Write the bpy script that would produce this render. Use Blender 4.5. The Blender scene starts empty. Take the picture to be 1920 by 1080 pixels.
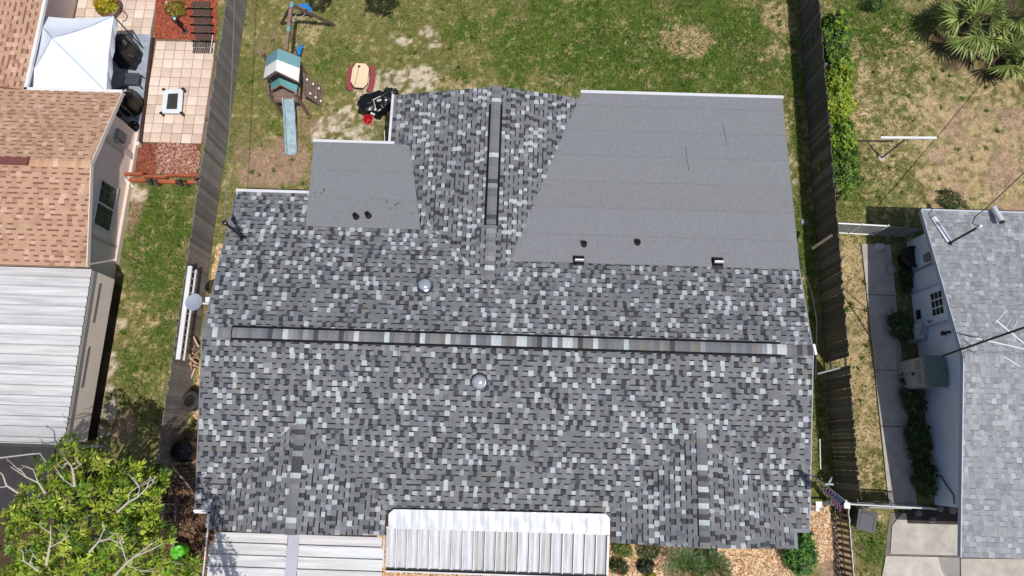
import bpy, math, random
import numpy as np
from mathutils import Matrix, Vector

# ------------------------------------------------------------------ camera, world, sun
scene = bpy.context.scene
COL = scene.collection
H, FPX, TILT, YAW = 23.5, 1280.0, math.radians(13.4), math.radians(1.77)
_F = Vector((0, math.sin(TILT), -math.cos(TILT)))
_R = Vector((1, 0, 0))
_U = _R.cross(_F)
_rz = Matrix.Rotation(YAW, 3, 'Z')
FW, RT, UP = _rz @ _F, _rz @ _R, _rz @ _U
cam_d = bpy.data.cameras.new('Camera')
cam = bpy.data.objects.new('Camera', cam_d)
COL.objects.link(cam)
cam_d.sensor_width = 36.0
cam_d.lens = FPX / 1920 * 36.0
cam_d.clip_end = 2000
m3 = Matrix((RT, UP, -FW)).transposed()
cam.matrix_world = Matrix.Translation((0, 0, H)) @ m3.to_4x4()
scene.camera = cam

SUN = Vector((0.28, -0.40, 1.0)).normalized()
world = bpy.data.worlds.new('World')
scene.world = world
world.use_nodes = True
wn = world.node_tree.nodes
sky = wn.new('ShaderNodeTexSky')
sky.sky_type = 'NISHITA'
sky.sun_disc = False
sky.sun_elevation = math.asin(SUN.z)
sky.sun_rotation = math.atan2(SUN.x, SUN.y)
sky.air_density = 1.0
sky.dust_density = 1.5
wn['Background'].inputs[1].default_value = 0.12
world.node_tree.links.new(sky.outputs[0], wn['Background'].inputs[0])
sun_d = bpy.data.lights.new('Sun', 'SUN')
sun_d.energy = 4.4
sun_d.angle = math.radians(0.5)
sun_d.color = (1.0, 0.965, 0.91)
sun = bpy.data.objects.new('Sun', sun_d)
COL.objects.link(sun)
sun.rotation_euler = (-SUN).to_track_quat('-Z', 'Y').to_euler()
scene.view_settings.view_transform = 'Standard'
scene.view_settings.look = 'None'
scene.view_settings.exposure = -0.08
scene.view_settings.gamma = 1.0
scene.view_settings.use_curve_mapping = False

# ------------------------------------------------------------------ helpers
rng = random.Random(7)
nrg = np.random.default_rng(7)

def ray(u, v):
    return FW * FPX + RT * (u - 960) - UP * (v - 540)

def P(u, v, z=0.0):
    """place (in metres) that stands at height z where the survey of the photograph puts it"""
    d = ray(u, v)
    k = (z - H) / d.z
    return Vector((d.x * k, d.y * k, z))

def PX(u, v, X):
    d = ray(u, v)
    k = X / d.x
    return Vector((X, d.y * k, H + d.z * k))

def pix(p):
    d = Vector(p) - Vector((0, 0, H))
    w = d.dot(FW)
    return 960 + FPX * d.dot(RT) / w, 540 - FPX * d.dot(UP) / w

def c(r, g, b, k=0.85):
    f = lambda x: (x / 255 / 12.92 if x <= 10 else ((x / 255 + 0.055) / 1.055) ** 2.4)
    return (f(r) * k, f(g) * k, f(b) * k)

def vary(col, a, r=rng):
    k = 1 + r.uniform(-a, a)
    return tuple(max(0.003, x * k * (1 + r.uniform(-a, a) * 0.25)) for x in col)

def material(name, rough=0.8, scale=6.0, amt=0.25, bump=0.0, metal=0.0, spec=0.4, fine=0.0, stretch=(1, 1, 1), transl=0.0, bscale=None):
    m = bpy.data.materials.new(name)
    m.use_nodes = True
    nt = m.node_tree
    N, L = nt.nodes, nt.links
    bs = N['Principled BSDF']
    bs.inputs['Roughness'].default_value = rough
    bs.inputs['Metallic'].default_value = metal
    bs.inputs['Specular IOR Level'].default_value = spec
    at = N.new('ShaderNodeAttribute'); at.attribute_name = 'Col'
    tc = N.new('ShaderNodeTexCoord')
    mp = N.new('ShaderNodeMapping'); mp.inputs['Scale'].default_value = stretch
    L.new(tc.outputs['Object'], mp.inputs[0])
    nz = N.new('ShaderNodeTexNoise'); nz.inputs['Scale'].default_value = scale; nz.inputs['Detail'].default_value = 6
    nz.inputs['Roughness'].default_value = 0.62
    L.new(mp.outputs[0], nz.inputs['Vector'])
    mr = N.new('ShaderNodeMapRange')
    mr.inputs[1].default_value = 0.25; mr.inputs[2].default_value = 0.75
    mr.inputs[3].default_value = 1 - amt; mr.inputs[4].default_value = 1 + amt
    L.new(nz.outputs[0], mr.inputs[0])
    val = mr.outputs[0]
    if fine:
        n2 = N.new('ShaderNodeTexNoise'); n2.inputs['Scale'].default_value = 55; n2.inputs['Detail'].default_value = 3
        L.new(tc.outputs['Object'], n2.inputs['Vector'])
        m2 = N.new('ShaderNodeMapRange')
        m2.inputs[1].default_value = 0.3; m2.inputs[2].default_value = 0.7
        m2.inputs[3].default_value = 1 - fine; m2.inputs[4].default_value = 1 + fine
        L.new(n2.outputs[0], m2.inputs[0])
        mu = N.new('ShaderNodeMath'); mu.operation = 'MULTIPLY'
        L.new(val, mu.inputs[0]); L.new(m2.outputs[0], mu.inputs[1])
        val = mu.outputs[0]
    vm = N.new('ShaderNodeVectorMath'); vm.operation = 'SCALE'
    L.new(at.outputs['Color'], vm.inputs[0]); L.new(val, vm.inputs['Scale'])
    L.new(vm.outputs[0], bs.inputs['Base Color'])
    if bump:
        bp = N.new('ShaderNodeBump'); bp.inputs['Strength'].default_value = bump; bp.inputs['Distance'].default_value = 0.02
        if bscale:
            n3 = N.new('ShaderNodeTexNoise'); n3.inputs['Scale'].default_value = bscale
            L.new(mp.outputs[0], n3.inputs['Vector']); L.new(n3.outputs[0], bp.inputs['Height'])
        else:
            L.new(nz.outputs[0], bp.inputs['Height'])
        L.new(bp.outputs[0], bs.inputs['Normal'])
    if transl:
        tr = N.new('ShaderNodeBsdfTranslucent'); L.new(vm.outputs[0], tr.inputs[0])
        mx = N.new('ShaderNodeMixShader'); mx.inputs[0].default_value = transl
        L.new(bs.outputs[0], mx.inputs[1]); L.new(tr.outputs[0], mx.inputs[2])
        L.new(mx.outputs[0], N['Material Output'].inputs[0])
    return m

MT = {
    'shingle': material('asphalt_shingle', 0.92, 3.0, 0.10, 0.5, fine=0.22, bscale=90, spec=0.25),
    'membrane': material('rolled_roofing', 0.9, 9.0, 0.10, 0.35, fine=0.22, bscale=120, spec=0.3),
    'metal': material('weathered_white_metal', 0.38, 1.6, 0.10, 0.05, metal=0.0, spec=0.5, fine=0.06, stretch=(1, 1, 1)),
    'metal_x': material('streaked_metal_along', 0.45, 2.0, 0.30, 0.05, spec=0.5, fine=0.05, stretch=(0.25, 4, 1)),
    'metal_y': material('streaked_metal_across', 0.45, 3.0, 0.30, 0.05, spec=0.5, fine=0.07, stretch=(5, 0.35, 1)),
    'paint': material('painted_surface', 0.6, 2.5, 0.07, 0.08),
    'stucco': material('stucco', 0.9, 1.2, 0.07, 0.35, fine=0.05, bscale=60),
    'wood': material('weathered_wood', 0.85, 4.0, 0.35, 0.4, stretch=(8, 8, 0.7), fine=0.12, spec=0.2),
    'timber': material('timber', 0.75, 5.0, 0.3, 0.3, fine=0.12, spec=0.2),
    'plastic': material('plastic', 0.42, 3.0, 0.08, 0.02, spec=0.5),
    'black': material('black_plastic', 0.35, 5.0, 0.2, 0.1, spec=0.5),
    'cloth': material('cloth', 0.85, 3.0, 0.04, 0.1),
    'concrete': material('concrete', 0.9, 2.2, 0.26, 0.3, fine=0.12, bscale=40),
    'paver': material('paver_stone', 0.9, 2.2, 0.12, 0.25, fine=0.07, bscale=40),
    'ground': material('ground_soil', 0.95, 9.0, 0.38, 0.6, fine=0.4, spec=0.15),
    'grass': material('grass_blades', 0.75, 1.5, 0.12, spec=0.25, transl=0.25),
    'leaf': material('leaves', 0.5, 3.0, 0.15, spec=0.4, transl=0.3),
    'bark': material('bark', 0.9, 8.0, 0.3, 0.5, stretch=(3, 3, 1)),
    'chip': material('wood_chips', 0.85, 3.0, 0.2, spec=0.2),
    'glass': material('window_glass', 0.08, 2.0, 0.1, spec=0.8),
    'chrome': material('polished_metal', 0.18, 3.0, 0.15, 0.3, metal=1.0),
    'dome': material('skylight_dome', 0.12, 7.0, 0.25, 0.25, metal=0.45, spec=0.8),
    'slide': material('faded_plastic', 0.4, 5.0, 0.35, 0.05, fine=0.15),
    'rubber': material('rubber', 0.8, 6.0, 0.2, 0.2, spec=0.3),
    'wire': material('wire', 0.6, 3.0, 0.1),
}

def set_col(me, fcols, counts):
    a = me.color_attributes.new('Col', 'FLOAT_COLOR', 'CORNER')
    arr = np.ones((len(fcols), 4), dtype=np.float32)
    arr[:, :3] = np.asarray(fcols, dtype=np.float32)
    a.data.foreach_set('color', np.repeat(arr, counts, axis=0).ravel())

def link(o, parent=None, label=None, cat=None, group=None, kind=None):
    COL.objects.link(o)
    if parent is not None:
        o.parent = parent
        o.matrix_parent_inverse = Matrix.Identity(4)
        pl = Vector((0, 0, 0)); q = parent
        while q is not None:
            pl += q.location; q = q.parent
        o.location = o.location - pl
    if label: o['label'] = label
    if cat: o['category'] = cat
    if group: o['group'] = group
    if kind: o['kind'] = kind
    return o

def thing(name, loc, label, cat, group=None):
    o = bpy.data.objects.new(name, None)
    o.empty_display_size = 0.1
    o.location = Vector(loc)
    return link(o, None, label, cat, group)

class MB:
    def __init__(s, col=(0.5, 0.5, 0.5)):
        s.v, s.f, s.fc, s.col = [], [], [], col
    def face(s, pts, col=None):
        i = len(s.v); s.v += [tuple(p) for p in pts]
        s.f.append(tuple(range(i, i + len(pts)))); s.fc.append(col or s.col)
    def idx(s, vs, fs, col=None):
        i = len(s.v); s.v += [tuple(p) for p in vs]
        for f in fs:
            s.f.append(tuple(i + k for k in f)); s.fc.append(col or s.col)
        return s
    def box(s, x0, x1, y0, y1, z0, z1, col=None):
        vs = [(x, y, z) for z in (z0, z1) for y in (y0, y1) for x in (x0, x1)]
        return s.idx(vs, [(0, 2, 3, 1), (4, 5, 7, 6), (0, 1, 5, 4), (2, 6, 7, 3), (0, 4, 6, 2), (1, 3, 7, 5)], col)
    def prism(s, poly, z0, z1, col=None):
        n = len(poly)
        zt = z1 if callable(z1) else (lambda x, y: z1)
        zb = z0 if callable(z0) else (lambda x, y: z0)
        vs = [(p[0], p[1], zb(p[0], p[1])) for p in poly] + [(p[0], p[1], zt(p[0], p[1])) for p in poly]
        A = sum(poly[i][0] * poly[(i + 1) % n][1] - poly[(i + 1) % n][0] * poly[i][1] for i in range(n))
        up = tuple(range(n, 2 * n)); dn = tuple(range(n - 1, -1, -1))
        sd = [(i, (i + 1) % n, n + (i + 1) % n, n + i) for i in range(n)]
        if A < 0:
            up, dn = up[::-1], dn[::-1]; sd = [q[::-1] for q in sd]
        return s.idx(vs, [up, dn] + sd, col)
    def beam(s, a, b, w, h=None, col=None, up=(0, 0, 1)):
        a, b = Vector(a), Vector(b); h = h or w
        d = (b - a).normalized(); up = Vector(up)
        if abs(d.dot(up)) > 0.98: up = Vector((0, 1, 0))
        sx = d.cross(up).normalized() * (w / 2); sy = sx.cross(d).normalized() * (h / 2)
        vs = [p + sx * i + sy * j for p in (a, b) for i, j in ((-1, -1), (1, -1), (1, 1), (-1, 1))]
        return s.idx(vs, [(3, 2, 1, 0), (4, 5, 6, 7), (0, 1, 5, 4), (1, 2, 6, 5), (2, 3, 7, 6), (3, 0, 4, 7)], col)
    def tube(s, pts, r, n=6, col=None):
        pts = [Vector(p) for p in pts]; rs = r if isinstance(r, (list, tuple)) else [r] * len(pts)
        vs, fs = [], []
        for i, p in enumerate(pts):
            d = (pts[min(i + 1, len(pts) - 1)] - pts[max(i - 1, 0)]).normalized()
            up = Vector((0, 0, 1)) if abs(d.z) < 0.9 else Vector((1, 0, 0))
            x = d.cross(up).normalized(); y = x.cross(d)
            for k in range(n):
                a = 2 * math.pi * k / n
                vs.append(p + (x * math.cos(a) + y * math.sin(a)) * rs[i])
        for i in range(len(pts) - 1):
            for k in range(n):
                fs.append((i * n + k, i * n + (k + 1) % n, (i + 1) * n + (k + 1) % n, (i + 1) * n + k))
        fs.append(tuple(range(n))[::-1]); fs.append(tuple(range((len(pts) - 1) * n, len(pts) * n)))
        return s.idx(vs, fs, col)
    def lathe(s, o, prof, n=20, col=None, axis=None, cap=True):
        o = Vector(o); q = Vector((0, 0, 1)).rotation_difference(Vector(axis).normalized()) if axis else None
        vs, fs = [], []
        for r, z in prof:
            for k in range(n):
                a = 2 * math.pi * k / n
                p = Vector((r * math.cos(a), r * math.sin(a), z))
                vs.append(o + (q @ p if q else p))
        for i in range(len(prof) - 1):
            for k in range(n):
                fs.append((i * n + k, i * n + (k + 1) % n, (i + 1) * n + (k + 1) % n, (i + 1) * n + k))
        if cap:
            fs.append(tuple(range(n))[::-1]); fs.append(tuple(range((len(prof) - 1) * n, len(prof) * n)))
        return s.idx(vs, fs, col)
    def mesh(s, name, mat, smooth=False):
        me = bpy.data.meshes.new(name)
        me.from_pydata(s.v, [], s.f)
        set_col(me, s.fc, [len(f) for f in s.f])
        me.materials.append(MT[mat])
        if smooth: me.polygons.foreach_set('use_smooth', [True] * len(s.f))
        me.update()
        return me
    def build(s, name, mat, parent=None, label=None, cat=None, group=None, kind=None, smooth=False, bevel=0):
        o = bpy.data.objects.new(name, s.mesh(name, mat, smooth))
        if parent is None:                       # origin at the thing's base
            V = np.array(s.v); c0 = V.mean(axis=0); c0[2] = V[:, 2].min()
            o.data.transform(Matrix.Translation(-Vector(c0))); o.location = Vector(c0)
        link(o, parent, label, cat, group, kind)
        if bevel:
            b = o.modifiers.new('bevel', 'BEVEL'); b.width = bevel; b.segments = 2; b.limit_method = 'ANGLE'
        return o

def np_mesh(name, V, F, cols, mat, parent=None, label=None, cat=None, group=None, kind=None):
    V = np.asarray(V, np.float32); F = np.asarray(F, np.int32)
    k = F.shape[1]
    me = bpy.data.meshes.new(name)
    me.vertices.add(len(V)); me.vertices.foreach_set('co', V.ravel())
    me.loops.add(F.size); me.loops.foreach_set('vertex_index', F.ravel())
    me.polygons.add(len(F)); me.polygons.foreach_set('loop_start', np.arange(0, F.size, k, dtype=np.int32))
    me.update(calc_edges=True)
    set_col(me, cols, [k] * len(F))
    me.materials.append(MT[mat])
    o = bpy.data.objects.new(name, me)
    return link(o, parent, label, cat, group, kind)

def place(me, name, loc, parent=None, rot=None, label=None, cat=None, group=None, scale=None):
    o = bpy.data.objects.new(name, me)
    o.location = Vector(loc)
    if rot is not None: o.rotation_euler = rot
    if scale is not None: o.scale = scale
    return link(o, parent, label, cat, group)

_lat = nrg.random((256, 256))
def vnoise(x, y, s, ox=0.0):
    x = np.asarray(x) * s + 37.3 + ox; y = np.asarray(y) * s + 91.7 + ox * 1.7
    i = np.floor(x).astype(int); j = np.floor(y).astype(int); fx = x - i; fy = y - j
    fx = fx * fx * (3 - 2 * fx); fy = fy * fy * (3 - 2 * fy)
    L = lambda a, b: _lat[a % 256, b % 256]
    return (L(i, j) * (1 - fx) + L(i + 1, j) * fx) * (1 - fy) + (L(i, j + 1) * (1 - fx) + L(i + 1, j + 1) * fx) * fy
def fbm(x, y, s, ox=0.0, o=4):
    t = 0; a = 0.5; n = 0
    for k in range(o):
        t = t + a * vnoise(x, y, s * 2 ** k, ox + 11 * k); n += a; a *= 0.55
    return t / n

# ------------------------------------------------------------------ ground
# zones: (u, v, half width px, half height px, kind, strength), surveyed on the photograph
ZONES = [
    (1200, 80, 330, 130, 'green', 1.0), (1000, 30, 250, 60, 'green', .6), (1400, 150, 80, 60, 'green', .6), (640, 130, 60, 60, 'green', .5),
    (520, 230, 60, 60, 'green', .4), (480, 130, 40, 120, 'green', .3), (880, 60, 130, 60, 'green', .3), (590, 30, 40, 40, 'green', .3),
    (720, 190, 75, 45, 'sand', .9), (775, 150, 55, 28, 'sand', .8), (650, 235, 55, 40, 'sand', .8), (760, 78, 14, 9, 'sand', 1), (800, 60, 15, 12, 'sand', .9),
    (815, 85, 18, 12, 'sand', .7), (570, 60, 40, 45, 'dry', .5), (690, 90, 40, 30, 'dry', .3), (860, 155, 50, 14, 'dry', .6),
    (520, 310, 70, 55, 'dirt', .9), (470, 260, 30, 60, 'dirt', .5), (600, 220, 40, 40, 'dirt', .5), (500, 60, 40, 70, 'dirt', .35), (565, 215, 20, 40, 'dirt', .7),
    (1285, 80, 45, 32, 'dry', .95), (1460, 35, 35, 30, 'dry', .8), (1455, 95, 25, 20, 'dry', .6), (1230, 140, 40, 20, 'dry', .2), (1060, 150, 40, 14, 'dry', .4),
    (1750, 230, 220, 160, 'dry', .55), (1870, 290, 130, 110, 'dirt', .6), (1870, 300, 120, 100, 'dry', .8), (1760, 345, 60, 30, 'dry', .7), (1880, 150, 100, 40, 'dry', .5), (1790, 130, 120, 40, 'dry', .3),
    (1650, 50, 80, 80, 'green', .9), (1690, 200, 60, 60, 'green', .4), (1660, 130, 60, 40, 'green', .45), (1620, 180, 60, 40, 'green', .35), (1640, 330, 60, 60, 'green', .5), (1600, 390, 50, 40, 'green', .5),
    (1900, 240, 30, 30, 'green', .4), (1605, 520, 35, 60, 'dry', .9), (1600, 600, 40, 60, 'dry', .7), (1620, 720, 45, 120, 'dry', .85), (1640, 850, 40, 90, 'dry', .5),
    (1640, 660, 14, 40, 'green', .9), (1655, 900, 40, 40, 'green', .4), (1640, 1020, 40, 60, 'green', .7), (1600, 1000, 30, 60, 'green', .2),
    (290, 440, 75, 100, 'green', 1), (330, 380, 30, 40, 'green', .8), (250, 360, 22, 18, 'sand', 1), (245, 400, 20, 50, 'dirt', .7), (250, 480, 30, 50, 'dirt', .35),
    (255, 560, 30, 40, 'dry', .35), (320, 560, 35, 100, 'green', .8), (290, 680, 60, 60, 'green', .7), (220, 610, 18, 12, 'sand', 1), (280, 620, 50, 40, 'dry', .4), (205, 690, 14, 26, 'sand', .9), (195, 770, 20, 40, 'sand', .9),
    (210, 590, 18, 40, 'green', .3), (280, 690, 50, 30, 'green', .4), (225, 800, 20, 25, 'dirt', .8), (290, 800, 60, 60, 'green', .3),
    (1500, 320, 16, 500, 'green', .75), (1490, 330, 8, 40, 'sand', .4), (1535, 780, 14, 130, 'green', .7),
    (340, 1010, 60, 120, 'soil_or_shade', 1.0), (100, 1000, 240, 130, 'soil_or_shade', 1), (1560, 1040, 60, 60, 'dirt', .8), (30, 900, 120, 60, 'soil_or_shade', 1),
    (1875, 60, 110, 90, 'soil_or_shade', 1), (440, 450, 20, 90, 'dry', .6),
]
ZW = []
for (u, v, ru, rv, kd, st) in ZONES:
    p = P(u, v, 0); s = (Vector((0, 0, H)) - p).length / FPX
    ZW.append((p.x, p.y, ru * s, rv * s * 1.05, kd, st))
def zone(x, y):
    w = {'green': 0.30 + 0 * x, 'sand': 0 * x, 'dry': 0.12 + 0 * x, 'dirt': 0 * x, 'soil_or_shade': 0 * x}
    wx = (fbm(x, y, 1.1, 3) - .5) * 1.3; wy = (fbm(x, y, 1.1, 9) - .5) * 1.3
    for (cx, cy, rx, ry, kd, st) in ZW:
        d2 = ((x - cx) / rx + wx * .9) ** 2 + ((y - cy) / ry + wy * .9) ** 2
        w[kd] = np.maximum(w[kd], st * np.clip(1.35 - d2, 0, 1))
    return w
GCOL = {'green': c(80, 100, 40), 'sand': c(198, 182, 162), 'dry': c(178, 156, 118), 'dirt': c(156, 128, 108), 'base': c(118, 114, 68)}
def ground_col(x, y):
    w = zone(x, y)
    n1 = fbm(x, y, 1.6, 21); n2 = fbm(x, y, 6.0, 5, 3); n3 = fbm(x, y, 0.5, 40)
    colr = np.ones(x.shape + (3,)) * np.array(GCOL['base'])
    def mix(cl, a):
        a = np.clip(a, 0, 1)[..., None]
        return colr * (1 - a) + np.array(cl) * a
    colr = mix(GCOL['green'], np.clip((w['green'] - .35 + (n1 - .5) * 1.6) * 1.6, 0, 1) * .9)
    colr = mix(GCOL['dry'], np.clip((w['dry'] - .3 + (n2 - .5) * 1.8) * 2, 0, 1) * .85)
    colr = mix(GCOL['dirt'], np.clip((w['dirt'] - .35 + (n1 - .5) * 1.2) * 2.0, 0, 1) * .9)
    colr = mix(c(74, 60, 46), np.clip((w['soil_or_shade'] - .35 + (n1 - .5) * 1.2) * 2.0, 0, 1) * .95)  # dark soil tone, also painting in the shade under tree and palms
    colr = mix(GCOL['sand'], np.clip((w['sand'] - .42 + (n2 - .5) * 2.6 + (n1 - .5)) * 1.8, 0, 1) * np.clip(w['sand'] * 3 - .3, 0, 1) * .85)
    return colr * (0.72 + 0.56 * n2)[..., None] * (0.85 + .3 * n3)[..., None]

fx = np.arange(-23, 23.01, 0.085); fy = np.arange(-7, 20.01, 0.085)
gx = np.concatenate([[-400, -200, -100, -60, -40, -30], fx, [30, 40, 60, 100, 200, 400]])
gy = np.concatenate([[-400, -200, -100, -50, -25, -14], fy, [26, 35, 60, 100, 200, 400]])
GX, GY = np.meshgrid(gx, gy)
inner = (np.abs(GX) < 23.1) & (GY > -7.1) & (GY < 20.1)
GZ = np.where(inner, (fbm(GX, GY, 0.8, 60) - .5) * 0.035 - 0.01, -0.02)
V = np.stack([GX.ravel(), GY.ravel(), GZ.ravel()], 1)
nx, ny = len(gx), len(gy)
ii, jj = np.meshgrid(np.arange(nx - 1), np.arange(ny - 1))
a = (jj * nx + ii).ravel()
F = np.stack([a, a + 1, a + nx + 1, a + nx], 1)
gob = np_mesh('ground', V, F, np.zeros((len(F), 3)), 'ground', kind='structure')
vc = np.ones((len(V), 4), np.float32); vc[:, :3] = ground_col(GX, GY).reshape(-1, 3)
gob.data.color_attributes['Col'].data.foreach_set('color', vc[F.ravel()].ravel())

# ------------------------------------------------------------------ grass (uncountable)
def inpoly(x, y, poly):
    ins = np.zeros(x.shape, bool); n = len(poly)
    for i in range(n):
        x0, y0 = poly[i][:2]; x1, y1 = poly[(i + 1) % n][:2]
        cr = ((y0 > y) != (y1 > y)) & (x < (x1 - x0) * (y - y0) / (y1 - y0 + 1e-12) + x0)
        ins ^= cr
    return ins
PAVED = [
    [P(255, 270), P(400, 270), P(445, -60), P(100, -60), P(180, 75)],      # patio, deck, mulch
    [P(240, 268), P(380, 268), P(378, 345), P(225, 345)],
    [P(1622, 455), P(1700, 455), P(1760, 940), P(1684, 940)],
    [P(1672, 968), P(1640, 1090), P(1950, 1090), P(1950, 950)],
    [(-9.0, -1.8, 0), (8.5, -1.8, 0), (8.5, 11.5, 0), (-4, 11.5, 0), (-4, 9.6, 0), (-6.6, 9.6, 0), (-6.6, 7.8, 0), (-9, 7.8, 0)],
    [(-10.95, 6.9, 0), (-9.5, 6.9, 0), (-9.5, -6, 0), (-10.95, -6, 0)],
    [(-9.5, -1.6, 0), (10.45, -1.35, 0), (10.75, -6, 0), (-9.5, -6, 0)],
    [(-30, -0.5, 0), (-13.9, -0.5, 0), (-14.2, 5.3, 0), (-14.2, 11.4, 0), (-30, 11.4, 0)],
    [(13.9, 8, 0), (30, 8, 0), (30, -1.3, 0), (13.9, -1.3, 0)],
]
NB = 560000
bx = nrg.uniform(-21, 21, NB); by = nrg.uniform(-5.5, 18.5, NB)
w = zone(bx, by)
n1 = fbm(bx, by, 2.2, 33); n2 = fbm(bx, by, 9, 71, 2)
dens = np.clip(.22 + w['green'] * 1.0 - w['sand'] * 1.3 - w['dirt'] * .75 - w['soil_or_shade'] * 1.3 - w['dry'] * .25 + (n1 - .5) * 1.3 + (n2 - .5) * .9, 0.02, 1)
keep = nrg.random(NB) < dens
for pl in PAVED: keep &= ~inpoly(bx, by, pl)
bx, by, n1, n2 = bx[keep], by[keep], n1[keep], n2[keep]
w = {k: q[keep] for k, q in w.items()}
nb = len(bx)
ang = nrg.uniform(0, 2 * math.pi, nb); hgt = nrg.uniform(.035, .09, nb) * (.7 + .6 * w['green']); lean = nrg.uniform(.25, 1.2, nb) * hgt
wid = nrg.uniform(.008, .022, nb)
dxx, dyy = np.cos(ang), np.sin(ang)
cl_n = 1500; per_ = 16                      # weeds and taller clumps
cxw = nrg.uniform(-20, 20, cl_n); cyw = nrg.uniform(-5, 18, cl_n); kw = zone(cxw, cyw)
okw = nrg.random(cl_n) < np.clip(.25 + kw['green'] * .5 - kw['sand'] * .4 + kw['dirt'] * .1, 0, 1)
for pl in PAVED: okw &= ~inpoly(cxw, cyw, pl)
cxw, cyw = np.repeat(cxw[okw], per_), np.repeat(cyw[okw], per_); m_ = len(cxw)
bx = np.concatenate([bx, cxw + nrg.normal(0, .035, m_)]); by = np.concatenate([by, cyw + nrg.normal(0, .035, m_)])
ang = np.concatenate([ang, nrg.uniform(0, 6.283, m_)]); h2 = nrg.uniform(.08, .15, m_)
hgt = np.concatenate([hgt, h2]); lean = np.concatenate([lean, h2 * nrg.uniform(.5, 1.1, m_)]); wid = np.concatenate([wid, nrg.uniform(.012, .026, m_)])
w = {k: np.concatenate([q, np.full(m_, 1.0 if k == 'green' else 0.0)]) for k, q in w.items()}
n1 = np.concatenate([n1, np.repeat(nrg.uniform(.2, .7, m_ // per_), per_)]); n2 = np.concatenate([n2, np.full(m_, .4)])
dxx, dyy = np.cos(ang), np.sin(ang); nb = len(bx)
V = np.zeros((nb, 3, 3))
V[:, 0] = np.stack([bx - dyy * wid, by + dxx * wid, 0 * bx - .012], 1)
V[:, 1] = np.stack([bx + dyy * wid, by - dxx * wid, 0 * bx - .012], 1)
V[:, 2] = np.stack([bx + dxx * lean, by + dyy * lean, hgt], 1)
g1, g2, g3, g4 = [np.array(q) for q in (c(74, 112, 30), c(118, 146, 52), c(188, 168, 126), c(162, 132, 100))]
t = np.clip(.5 + (n1 - .5) * 1.8 + nrg.normal(0, .25, nb), 0, 1)[:, None]
gc = g1 * (1 - t) + g2 * t
dr = (nrg.random(nb) < np.clip(.10 + w['dry'] * .75 + w['dirt'] * .5 + w['sand'] * .5 + (n2 - .5) * .8 - w['green'] * .18, .04, .9))[:, None]
gc = np.where(dr, np.where(nrg.random((nb, 1)) < .7, g3, g4), gc) * nrg.uniform(.6, 1.35, (nb, 1))
np_mesh('grass', V.reshape(-1, 3), np.arange(nb * 3).reshape(-1, 3), gc, 'grass', label='patchy green and tan lawn grass growing around the houses', cat='grass', kind='stuff')

def flakes(name, poly, dens, size, cols, label, cat, mat='chip', z=0.012, base=None, seed=1, hole=None):
    r = np.random.default_rng(seed)
    xs = [p[0] for p in poly]; ys = [p[1] for p in poly]
    n = int((max(xs) - min(xs)) * (max(ys) - min(ys)) * dens)
    x = r.uniform(min(xs), max(xs), n); y = r.uniform(min(ys), max(ys), n)
    jx = (fbm(x, y, 3, 5, 2) - .5) * .35
    k = inpoly(x + jx, y + jx, poly)
    if hole: k &= ~inpoly(x, y, hole)
    x, y = x[k], y[k]; n = len(x)
    an = r.uniform(0, math.pi, n); L = r.uniform(.5, 1.2, n) * size; W = L * r.uniform(.22, .5, n)
    tz = r.uniform(-.5, .5, (n, 2)) * np.stack([L, W], 1)
    zz = z + r.uniform(0, .03, n)
    dx, dy = np.cos(an), np.sin(an)
    V = np.zeros((n, 4, 3))
    for q, (a_, b_) in enumerate(((-1, -1), (1, -1), (1, 1), (-1, 1))):
        V[:, q] = np.stack([x + dx * L * a_ / 2 - dy * W * b_ / 2, y + dy * L * a_ / 2 + dx * W * b_ / 2, zz + tz[:, 0] * a_ * .5 + tz[:, 1] * b_ * .5], 1)
    cc = np.array(cols)[r.integers(0, len(cols), n)] * r.uniform(.7, 1.2, (n, 1))
    return np_mesh(name, V.reshape(-1, 3), np.arange(n * 4).reshape(-1, 4), cc, mat, label=label, cat=cat, kind='stuff')

CHIP = [c(236, 204, 164), c(222, 182, 138), c(246, 224, 192), c(200, 156, 112), c(166, 120, 84)]
MULCH = [c(150, 84, 62), c(176, 110, 84), c(120, 66, 52), c(188, 150, 130), c(140, 96, 80)]
RED = [c(178, 92, 68), c(160, 80, 60), c(192, 112, 86), c(140, 72, 56)]
flakes('wood_chips', [(-10.85, 6.9), (-9.0, 6.9), (-8.9, -1.0), (-10.8, -1.0)], 2300, .075, CHIP, 'tan wood chips in the narrow strip beside the left fence', 'wood chips', seed=3)
front_poly = [(2.6, -1.6), (10.45, -1.45), (10.6, -3.0), (9.6, -3.3), (9.0, -6), (-9, -6), (-9, -2.2), (2.6, -2.2)]
flakes('wood_chips', front_poly, 2100, .085, CHIP, 'pale wood chips spread over the front bed below the roof edge', 'wood chips', seed=4)
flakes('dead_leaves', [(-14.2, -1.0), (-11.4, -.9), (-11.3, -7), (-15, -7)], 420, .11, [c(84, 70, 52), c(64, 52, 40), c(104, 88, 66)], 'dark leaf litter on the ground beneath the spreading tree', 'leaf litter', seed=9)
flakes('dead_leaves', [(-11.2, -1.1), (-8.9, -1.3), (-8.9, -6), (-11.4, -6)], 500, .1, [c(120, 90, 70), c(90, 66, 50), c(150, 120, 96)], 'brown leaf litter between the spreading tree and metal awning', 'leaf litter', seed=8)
def ground_sheet(name, poly, z, col, mat='ground'):
    m = MB(col); m.prism([(p[0], p[1]) for p in poly], -0.03, z, col)
    return m.build(name, mat, kind='structure')

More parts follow.
